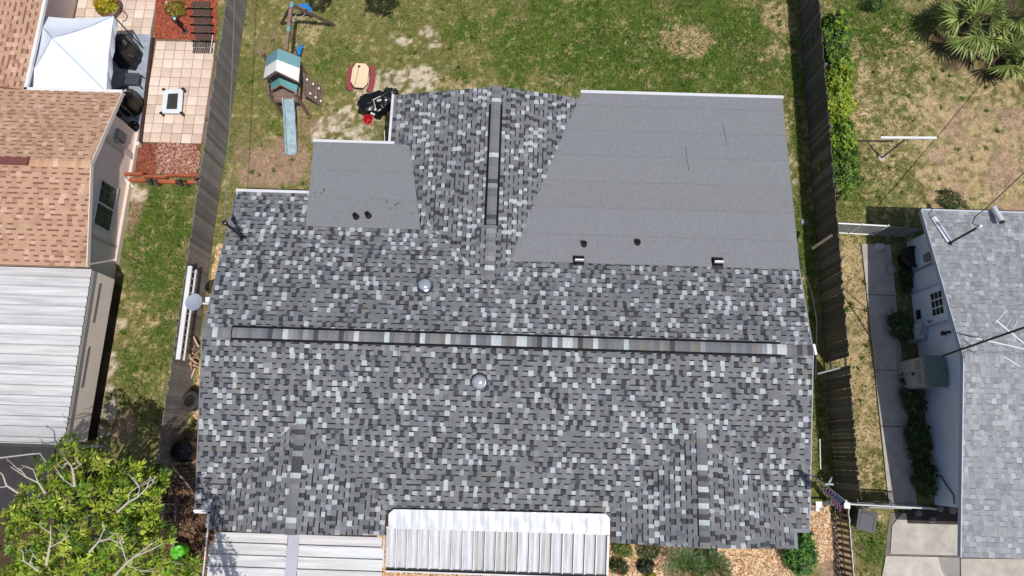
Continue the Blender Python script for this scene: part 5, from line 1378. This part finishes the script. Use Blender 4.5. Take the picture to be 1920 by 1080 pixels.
# door with nine panes, small vent, lamp
dY0, dY1 = 4.55, 5.75
m = MB(c(232, 238, 248, 1)); m.box(RW - .05, RW - .004, dY0, dY1, .05, 1.92); dr_ = m.build('door', 'paint', rh)
m = MB(c(180, 190, 212, 1))
for (ya, yb, za, zb) in ((dY0 - .07, dY0, 0, 2.0), (dY1, dY1 + .07, 0, 2.0), (dY0, dY1, 1.92, 2.0)): m.box(RW - .065, RW - .004, ya, yb, za, zb)
m.build('door_frame', 'paint', rh)
def wallp(u, v): return PX(u, v, RW - .06)
wy0, wy1, wz0, wz1 = dY0 + .22, dY1 - .18, 1.12, 1.74
for i in range(3):
    for j in range(3):
        ya = wy0 + (wy1 - wy0) * i / 3; za = wz0 + (wz1 - wz0) * j / 3
        m = MB(c(34, 36, 40)); m.box(RW - .058, RW - .048, ya + .025, ya + (wy1 - wy0) / 3 - .025, za + .02, za + (wz1 - wz0) / 3 - .02); m.build('pane', 'glass', dr_)
m = MB(c(40, 40, 44)); m.box(RW - .06, RW - .048, dY0 + .3, dY0 + .62, .22, .48); m.build('pet_flap', 'plastic', dr_)
m = MB(c(40, 38, 36)); m.lathe((RW - .05, dY0 + .1, .9), [(.035, 0), (.03, .05), (.01, .07)], 10, axis=(-1, 0, 0)); m.lathe((RW - .05, dY0 + .1, 1.05), [(.025, 0), (.02, .04)], 10, axis=(-1, 0, 0)); m.build('knob', 'black', dr_)
m = MB(c(44, 42, 42)); m.lathe((RW - .002, dY0 - .42, 1.62), [(.05, 0), (.07, .05), (.08, .14), (.03, .16)], 12, axis=(-1, 0, .2)); m.lathe((RW - .002, dY0 - .42, 1.86), [(.04, 0), (.05, .1), (.02, .12)], 12, axis=(-1, 0, 0)); m.build('wall_lamp', 'black', rh)
m = MB(c(148, 158, 182)); m.beam((RW - .04, 6.55, .0), (RW - .04, 6.55, 2.2), .04, .06); m.build('conduit', 'paint', rh)
q = PX(1738, 482, RW - .08); m = MB(c(140, 140, 130)); m.box(RW - .12, RW - .002, q.y - .12, q.y + .12, q.z - .15, q.z + .2); m.build('meter_box', 'paint', rh)
hs = [PX(1753, 890, RW - .03), PX(1765, 893, RW - .04), PX(1775, 910, RW - .05), PX(1788, 928, RW - .05), PX(1789, 945, RW - .05)]
MB(c(60, 58, 64)).tube(hs, .02, 6).build('wall_cable', 'rubber', rh)
# roof fittings on the pale house
def onr(u, v, zf):
    p = P(u, v, 2.9)
    for _ in range(6): p = P(u, v, zf(p.x, p.y))
    return p
rm_ = thing('service_mast', onr(1780, 456, zr_b), 'black electric service mast leaning over the pale grey roof corner', 'mast')
a_ = onr(1780, 456, zr_b); b_ = Vector((a_.x + .15, a_.y + .15, a_.z + 1.25))
MB(c(24, 24, 26)).tube([a_, b_], .035, 8).build('pole', 'black', rm_)
MB(c(220, 220, 220)).lathe(b_, [(.05, -.1), (.07, 0), (.05, .08), (.01, .1)], 10).build('weather_head', 'plastic', rm_)
MB(c(30, 30, 32)).lathe(a_, [(.09, -.02), (.08, .03), (.04, .06)], 12).build('boot', 'rubber', rm_)
MB(c(28, 28, 30)).tube([b_, b_ + Vector((-.1, .15, -.15)), b_ + Vector((-.12, .3, .05)), b_ + Vector((.2, .55, .12))], .015, 5).build('drip_loop', 'wire', rm_)
MB(c(60, 60, 62)).tube(sag(b_ + Vector((.15, .5, .1)), (b_.x + 12, b_.y + 12, 7.5), .3), .018, 5).build('overhead_cable', 'wire', None, 'twisted overhead cable from the right house mast to the far corner', 'cable')
p0, p1 = onr(1748, 408, zr_b), onr(1778, 454, zr_b)
m = MB(c(226, 226, 230)); m.beam(p0 + Vector((0, 0, .05)), p1 + Vector((0, 0, .05)), .16, .05); m.build('roof_flashing_strip', 'metal', None, 'white metal strip lying on the pale grey roof corner', 'metal strip')
p0, p1 = onr(1858, 392, zr_b), onr(1868, 420, zr_b)
vt = thing('white_vent_pipe', p0, 'white vent pipe lying near the far edge of the pale roof', 'vent pipe')
m = MB(c(226, 226, 230)); m.tube([p0 + Vector((0, 0, .12)), p1 + Vector((0, 0, .25))], .09, 12); m.build('pipe', 'paint', vt)
m = MB(c(40, 40, 44)); m.lathe(p1 + Vector((.01, -.02, .25)), [(.09, -.02), (.085, .02), (.05, .02)], 12, axis=p1 - p0); m.build('cap', 'black', vt)
# television antenna
mb_ = P(1742, 677, 0); an = thing('tv_antenna', P(1768, 667, 2.75), 'tall dark antenna mast with white elements beside the pale house wall', 'antenna')
tp = P(1935, 609, 6.4); bt = P(1768, 667, 2.75)
MB(c(44, 36, 36)).tube([bt, tp], .03, 8).build('mast', 'paint', an)
EL = [(1868, 601, 1930, 652, 5.3, .02), (1862, 610, 1887, 582, 5.3, .011), (1886, 615, 1896, 597, 5.3, .008), (1897, 624, 1908, 601, 5.3, .008), (1830, 634, 1928, 656, 4.6, .018), (1882, 668, 1912, 687, 4.6, .013), (1838, 632, 1832, 640, 4.6, .009)]
for (u0, v0, u1, v1, z, w_) in EL: MB(c(232, 232, 235)).tube([P(u0, v0, z), P(u1, v1, z)], w_, 6).build('element', 'metal', an)
for (u0, v0) in ((1800, 626), (1804, 636)): MB(c(70, 70, 74)).tube([P(u0, v0, 3.66), P(u0 + 22, v0 + 6 + (v0 > 630) * 10, 3.85)], .012, 5).build('stay', 'wire', an)
m = MB(c(90, 60, 60)); m.beam((13.24, bt.y + .1, 3.3), P(1806, 653, 3.45), .05, .05); m.build('bracket', 'paint', an)
# walkway and driveway
CN = c(178, 171, 162)
wk = MB(c(110, 104, 98)); wk.prism([P(1615, 462).xy, (13.3, 7.55), (13.35, -1.3), P(1665, 938).xy], -.04, .02)
wk = wk.build('walkway', 'concrete', kind='structure')
yy = 7.6; 
for (ya, yb) in ((7.6, 5.75), (5.72, 3.1), (3.07, 1.2), (1.17, -1.35)):
    xl = lambda y: P(1615, 462).x + (P(1665, 938).x - P(1615, 462).x) * (7.6 - y) / 8.9
    m = MB(vary(CN, .05)); m.prism([(xl(ya), ya), (13.35, ya), (13.35, yb), (xl(yb), yb)], 0, .045); m.build('slab', 'concrete', wk)
dv = MB(c(120, 112, 104)); dv.prism([P(1668, 962).xy, P(1640, 1200).xy, P(2150, 1200).xy, P(2150, 950).xy], -.04, .012); dv = dv.build('driveway', 'concrete', kind='structure')
pp = lambda *L: [P(u, v).xy for u, v in L]
for poly, cl in ((pp((1672, 985), (1690, 962), (1800, 962), (1795, 1041), (1668, 1038)), CN), (pp((1660, 1042), (1797, 1045), (1799, 1200), (1630, 1200)), c(190, 183, 174)), (pp((1800, 962), (2140, 962), (2140, 1046), (1798, 1043)), c(164, 157, 148)), (pp((1800, 1047), (2140, 1050), (2140, 1200), (1802, 1200)), c(180, 172, 162))):
    m = MB(vary(cl, .03)); m.prism(poly, 0, .045); m.build('slab', 'concrete', dv)
m = MB(c(150, 146, 140)); m.prism(pp((1757, 1044), (1797, 1045), (1798, 1110), (1778, 1090), (1764, 1070)), .045, .049); m.build('repair_patch', 'concrete', dv)
shadow_poly = [P(u, v) for u, v in ((1696, 950), (1803, 948), (1803, 984), (1700, 981))]
ground_sheet('shadow_sheet', shadow_poly, .052, c(70, 64, 60))  # dark sheet standing in for the shadow cast on the driveway
for (u, v, r0, wh) in ((1722, 962, .13, 'leftmost'), (1762, 954, .12, 'topmost'), (1786, 957, .14, 'rightmost'), (1748, 974, .12, 'lowest')):
    q = P(u, v, .05); m = MB(vary(c(128, 124, 120), .15)); heap(m, (q.x, q.y, .05), r0, r0 * .85, .07, int(u), n=14, power=2, fold=.1)
    m.build('garden_stone', 'concrete', None, 'rounded grey stone, ' + wh + ' in the painted shadow patch by the pale house', 'stone', 'stones in the painted shadow patch')
# storage cabinet, hood, planter
cb = thing('storage_cabinet', (13.5, 2.9, 0), 'grey plastic storage cabinet with greenish top against the pale wall', 'cabinet')
X0, X1, Y0, Y1, Zt = 13.18, 13.84, 2.42, 3.38, 1.55
m = MB(c(168, 172, 172)); m.box(X0, X1, Y0, Y1, .03, Zt); m.build('body', 'plastic', cb, bevel=.03)
m = MB(c(120, 134, 126)); m.box(X0 - .03, X1, Y0 - .03, Y1 + .03, Zt + .002, Zt + .07); m.build('lid', 'plastic', cb, bevel=.02)
for s in (0, 1):
    ya = Y0 + .04 + s * .45; m = MB(c(176, 180, 180)); m.box(X0 - .02, X0 - .001, ya, ya + .43, .08, Zt - .06); d_ = m.build('cabinet_door', 'plastic', cb)
    m = MB(c(140, 144, 144)); m.box(X0 - .028, X0 - .021, ya + .06, ya + .37, 1.12, 1.4); m.build('panel', 'plastic', d_)
m = MB(c(60, 62, 62)); m.box(X0 - .04, X0 - .021, 2.82, 2.92, .85, 1.0); m.build('latch', 'plastic', cb)
hd = thing('covered_pump', (13.6, 3.95, 0), 'white domed pump cover above the grey storage cabinet', 'pump cover')
q = P(1722, 622, .5); m = MB(c(190, 192, 192)); heap(m, (q.x, q.y, 0), .30, .34, .75, 31, power=2.6, fold=.05); m.build('cover', 'plastic', hd)
m = MB(c(50, 50, 52)); m.beam((q.x - .05, q.y - .28, .6), (q.x + .25, q.y - .2, .6), .03, .06); m.build('slot', 'plastic', hd)
q = P(1706, 484, .3); pt_ = thing('black_planter', (q.x, q.y, 0), 'round black planter tub against the pale wall corner', 'planter')
MB(c(26, 26, 28)).lathe((q.x, q.y, 0), [(.28, 0), (.36, .5), (.39, .52), (.36, .55), (.32, .45), (.02, .4)], 22).build('tub', 'black', pt_)
MB(c(60, 50, 44)).lathe((q.x, q.y, .41), [(.31, 0), (.02, .03)], 16).build('soil_or_shade', 'ground', pt_)
q = P(1648, 463, .1); m = MB(c(200, 196, 192)); heap(m, (q.x, q.y, 0), .22, .14, .2, 33, power=2, fold=.25); m.build('white_rag', 'cloth', None, 'crumpled white cloth at the end of the shaded walkway', 'cloth')
q = P(1670, 505, .1); m = MB(c(170, 168, 164)); heap(m, (q.x, q.y, .04), .16, .2, .14, 34, power=2, fold=.3); m.build('grey_bag', 'cloth', None, 'pale crumpled bag on the shaded walkway beside the planter', 'bag')
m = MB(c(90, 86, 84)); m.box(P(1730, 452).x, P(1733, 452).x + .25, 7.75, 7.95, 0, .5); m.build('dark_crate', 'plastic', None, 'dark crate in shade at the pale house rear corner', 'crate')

# ------------------------------------------------------------------ chain link gates, clothes pole, bin, flag
def chain_gate(name, a, b, h, label, railcol, mesh_a, mesh_b, panel=None):
    a, b = Vector(a), Vector(b); t = thing(name, (a + b) / 2, label, 'gate')
    up = Vector((0, 0, 1))
    for z in (h, .08): MB(railcol).tube([a + up * z, b + up * z], .028, 8).build('rail', 'metal', t)
    for f_ in (0, .5, 1): MB(railcol).tube([a.lerp(b, f_), a.lerp(b, f_) + up * (h + .06)], .03, 8).build('post', 'metal', t)
    m = MB(c(150, 152, 152)); L = (b - a).length; n = int(L / .07); d = (b - a) / L
    for i in range(-int(h / .07), n):
        for s in (1, -1):
            x0 = i * .07; x1 = x0 + h; lo, hi = 0, 1
            if x0 < 0: lo = -x0 / h
            if x1 > L: hi = (L - x0) / h
            if hi <= lo: continue
            p0 = a + d * (x0 + h * lo) + up * (h * lo if s > 0 else h * (1 - lo)); p1 = a + d * (x0 + h * hi) + up * (h * hi if s > 0 else h * (1 - hi))
            m.beam(p0, p1, .006, .006)
    m.build('wire_mesh', 'metal', t, kind='stuff')
    return t
chain_gate('chain_gate', (10.95, 8.0, 0), (12.75, 7.95, 0), 1.05, 'chain link gate with bright white top rail behind the walkway', c(226, 226, 226), 0, 0)
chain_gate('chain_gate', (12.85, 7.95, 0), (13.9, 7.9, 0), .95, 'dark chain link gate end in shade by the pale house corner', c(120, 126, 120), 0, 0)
fg = chain_gate('chain_gate', (10.62, -1.30, 0), (13.3, -1.36, 0), 1.1, 'chain link gate with white rail at the front of the walkway', c(206, 206, 204), 0, 0)
m = MB(c(168, 170, 172)); m.box(11.25, 12.6, -1.40, -1.375, .35, 1.05); m.build('sign_panel', 'metal', fg, label='grey metal panel wired to the gate')
sg = thing('side_gate', (9.75, -1.35, 0), 'dark side gate rail between house and right fence with white posts', 'gate')
for x in (9.55, 10.42):
    q = Vector((x, -1.33, 0)); m = MB(c(232, 232, 232)); m.beam(q, q + Vector((0, 0, 1.35)), .12, .12, up=(0, 1, 0)); m.build('post', 'paint', sg)
    m = MB(c(244, 244, 244)); m.box(x - .09, x + .09, -1.42, -1.24, 1.352, 1.39); m.build('post_cap', 'paint', sg)
for z in (1.2, .3): m = MB(c(104, 96, 92)); m.beam((8.4, -1.33, z), (10.4, -1.33, z), .05, .08); m.build('rail', 'timber', sg)
q = P(1559, 953, .9); m = MB(c(240, 240, 238)); m.beam((9.62, -1.5, 1.1), (9.62, -1.5, 0), .1, .1); m.build('gate_block', 'paint', sg)
# low picket fence
pf = thing('picket_fence', (10.85, -3, 0), 'low picket fence with pale top wire running toward the street', 'fence')
pm = []
for q in (c(132, 108, 84), c(116, 94, 74), c(146, 122, 98)):
    m = MB(q); m.box(-.01, .01, -.05, .05, 0, .78); pm.append(m.mesh('picket', 'wood'))
y = -1.5
while y > -6:
    place(rng.choice(pm), 'picket', (10.70 - .004 * y, y, 0), pf, rot=(0, .04, 0), scale=(1, rng.uniform(.8, 1.1), rng.uniform(.95, 1.03))); y -= .185
for z in (.2, .72): m = MB(c(110, 96, 84)); m.beam((10.735, -1.45, z), (10.75, -6, z), .03, .06); m.build('rail', 'wood', pf)
MB(c(196, 192, 186)).tube([(10.72 + .012 * math.sin(k * 1.9), -1.4 - k * .1, .82 + .012 * math.cos(k * 1.9)) for k in range(46)], .018, 6).build('top_wire', 'metal', pf)
MB(c(170, 166, 160)).tube([(10.62 + .012 * math.sin(k * 1.9), -1.4 - k * .1, .12) for k in range(46)], .012, 6).build('bottom_wire', 'metal', pf)
# clothes pole
cl = thing('clothes_pole', P(1652, 297), 'T shaped clothes pole with white crossbar in the right yard', 'clothes pole')
b_ = P(1652, 297); MB(c(110, 108, 108)).tube([b_, (b_.x, b_.y, 1.68)], .035, 8).build('post', 'metal', cl)
MB(c(232, 232, 234)).beam((b_.x - .92, b_.y - .02, 1.7), (b_.x + 1.02, b_.y + .03, 1.7), .07, .07).build('crossbar', 'metal', cl)
MB(c(190, 180, 168)).lathe(b_, [(.14, -.02), (.13, .05), (.05, .07)], 12).build('footing', 'concrete', cl)
# bin
bn = thing('wheelie_bin', (11.6, -1.9, 0), 'dark grey wheeled rubbish bin in front of the chain link gate', 'bin')
bc = P(1625, 975, .95); ba = -.22
def rot(x, y): return (bc.x + x * math.cos(ba) - y * math.sin(ba), bc.y + x * math.sin(ba) + y * math.cos(ba))
m = MB(c(46, 48, 54)); lo = [rot(*q) for q in ((-.22, -.22), (.22, -.22), (.22, .22), (-.22, .22))]; hi = [rot(*q) for q in ((-.29, -.3), (.29, -.3), (.29, .3), (-.29, .3))]
m.idx([(x, y, .05) for x, y in lo] + [(x, y, .92) for x, y in hi], [(3, 2, 1, 0), (4, 5, 6, 7), (0, 1, 5, 4), (1, 2, 6, 5), (2, 3, 7, 6), (3, 0, 4, 7)]); m.build('body', 'plastic', bn)
m = MB(c(54, 57, 64)); m.prism([rot(*q) for q in ((-.31, -.30), (-.26, -.35), (.26, -.35), (.31, -.30), (.30, .30), (-.30, .30))], .925, .975); lid_ = m.build('lid', 'plastic', bn, bevel=.015)
m = MB(c(36, 38, 43)); m.prism([rot(*q) for q in ((-.2, .16), (.2, .16), (.2, .22), (-.2, .22))], .978, 1.0); m.prism([rot(*q) for q in ((-.23, -.28), (-.2, -.28), (-.2, .14), (-.23, .14))], .977, .985); m.prism([rot(*q) for q in ((.2, -.28), (.23, -.28), (.23, .14), (.2, .14))], .977, .985); m.build('rib', 'plastic', lid_)
for s in (-.24, .24):
    x, y = rot(s, .26); MB(c(26, 26, 28)).lathe((x, y, .1), [(.03, -.03), (.1, -.03), (.1, .03), (.03, .03)], 14, axis=(math.cos(ba), math.sin(ba), 0)).build('wheel', 'rubber', bn)
x, y = rot(0, .36); m = MB(c(60, 63, 70)); a0 = Vector((*rot(-.22, .36), .93)); a1 = Vector((*rot(.22, .36), .93)); m.tube([a0, a1], .02, 6); m.build('handle', 'plastic', bn)
# flag
f0 = Vector((8.86, -.36, 2.45)); f1 = P(1594, 938, 4.2); f1 = Vector((8.84, -1.02, 4.7))
ft = thing('flag', f0, 'striped flag with starred blue canton hanging from a white pole', 'flag')
MB(c(214, 214, 216)).tube([f0, f1], .016, 7).build('pole', 'paint', ft)
MB(c(236, 236, 236)).lathe(f1, [(.01, -.03), (.035, 0), (.01, .035)], 10).build('finial', 'paint', ft)
pd_ = (f1 - f0).normalized(); fa = f0 + pd_ * .60 * (f1 - f0).length; fb = f1 - pd_ * .04; Hn = (fb - fa).length; Ln = 1.0
def fpt(s, t_):     # s along the pole 0..1 (top = canton), t_ away from the pole
    p = fa.lerp(fb, s); hang = t_ * Ln
    return p + Vector((.02 * t_ + .10 * math.sin(t_ * 7 + s * 2) * t_, -.06 * t_ - .22 * t_ * s + .09 * math.sin(t_ * 9 + s * 3) * (.3 + t_), -hang * (.62 - .1 * s)))
fm = MB(); nst = 13; nt = 26
RD, WT, BL = c(150, 26, 60), c(226, 200, 222), c(40, 38, 100)
for i in range(nst):
    for j in range(nt):
        s0, s1 = i / nst, (i + 1) / nst; t0_, t1_ = j / nt, (j + 1) / nt
        canton = i >= 6 and t1_ <= .42
        fm.face([fpt(s0, t0_), fpt(s0, t1_), fpt(s1, t1_), fpt(s1, t0_)], BL if canton else (RD if i % 2 == 0 else WT))
fm.build('cloth', 'cloth', ft)
stm = MB(c(235, 235, 240))
for i in range(5):
    for j in range(6):
        s = .5 + .08 * (i + .6); t_ = .03 + .065 * (j + .4)
        for off in (.006, -.006):
            ctr = fpt(s, t_); du = (fpt(s, t_ + .02) - ctr).normalized(); dv_ = (fpt(s + .03, t_) - ctr).normalized(); nn = du.cross(dv_).normalized()
            pts = [ctr + nn * off + (du * math.cos(k * math.pi / 5) + dv_ * math.sin(k * math.pi / 5)) * (.030 if k % 2 == 0 else .013) for k in range(10)]
            stm.face(pts)
stm.build('star', 'cloth', ft, kind='stuff')
# bits along the right side of the house
MB(c(70, 70, 72)).tube([P(1490, 450, 2.75), P(1505, 500, 2.5), P(1522, 548, 2.2), P(1531, 600, 1.9), P(1531, 650, 1.9), P(1529, 712, 1.7)], .014, 5).build('slack_cable', 'wire', None, 'slack grey cable hanging along the right side of the house', 'cable')
q = P(1527, 655, 2.2); m = MB(c(230, 230, 228)); m.beam(q + Vector((-.04, .16, .04)), q + Vector((.04, -.16, -.04)), .07, .09); m.build('meter_cover', 'paint', None, 'small white meter cover at the right roof edge', 'meter')
MB(c(150, 150, 148)).beam(P(1533, 701, 1.5), P(1575, 690, 1.5), .05, .04).build('loose_batten', 'wood', None, 'grey batten lying across the top of the right fence', 'batten')
MB(c(120, 110, 98)).beam(P(1523, 466, .9), P(1560, 441, 1.55), .09, .05).build('fence_brace', 'wood', None, 'slanted wooden brace propping the right fence', 'brace')
MB(c(210, 210, 210)).beam(P(1537, 823, .6), P(1538.5, 880, .6), .03, .03).build('white_pipe', 'paint', None, 'thin white pipe standing in the right side strip', 'pipe')
m = MB(c(170, 172, 172)); m.beam(P(1547, 908, .5), P(1563, 908, .5), .06, .05); m.beam(P(1554, 905, .5), P(1561, 894, .5), .05, .05); m.beam(P(1553, 908, .5), P(1553, 908, 0), .04, .04, up=(0, 1, 0)); m.build('spigot_stand', 'paint', None, 'small grey forked stand beside the lower right fence', 'stand')
q = P(1506, 416, .03); m = MB(c(170, 180, 200)); heap(m, (q.x, q.y, 0), .07, .12, .05, 50); m.build('litter_scrap', 'cloth', None, 'small pale scrap in the shade of the right fence', 'scrap')
for (u, v, L_, lab) in ((1615, 213, .4, 'pale curled dry palm leaf in the right yard'), (1710, 78, .22, 'grey dry leaf scrap below the fan palms')):
    m = MB(c(214, 190, 160)); a_ = P(u - 8, v + 3, .03); m.tube([a_, a_ + Vector((L_ * .5, .05, .05)), a_ + Vector((L_, .08, .01))], [.01, .045, .01], 6); m.build('dry_leaf', 'bark', None, lab, 'leaf')
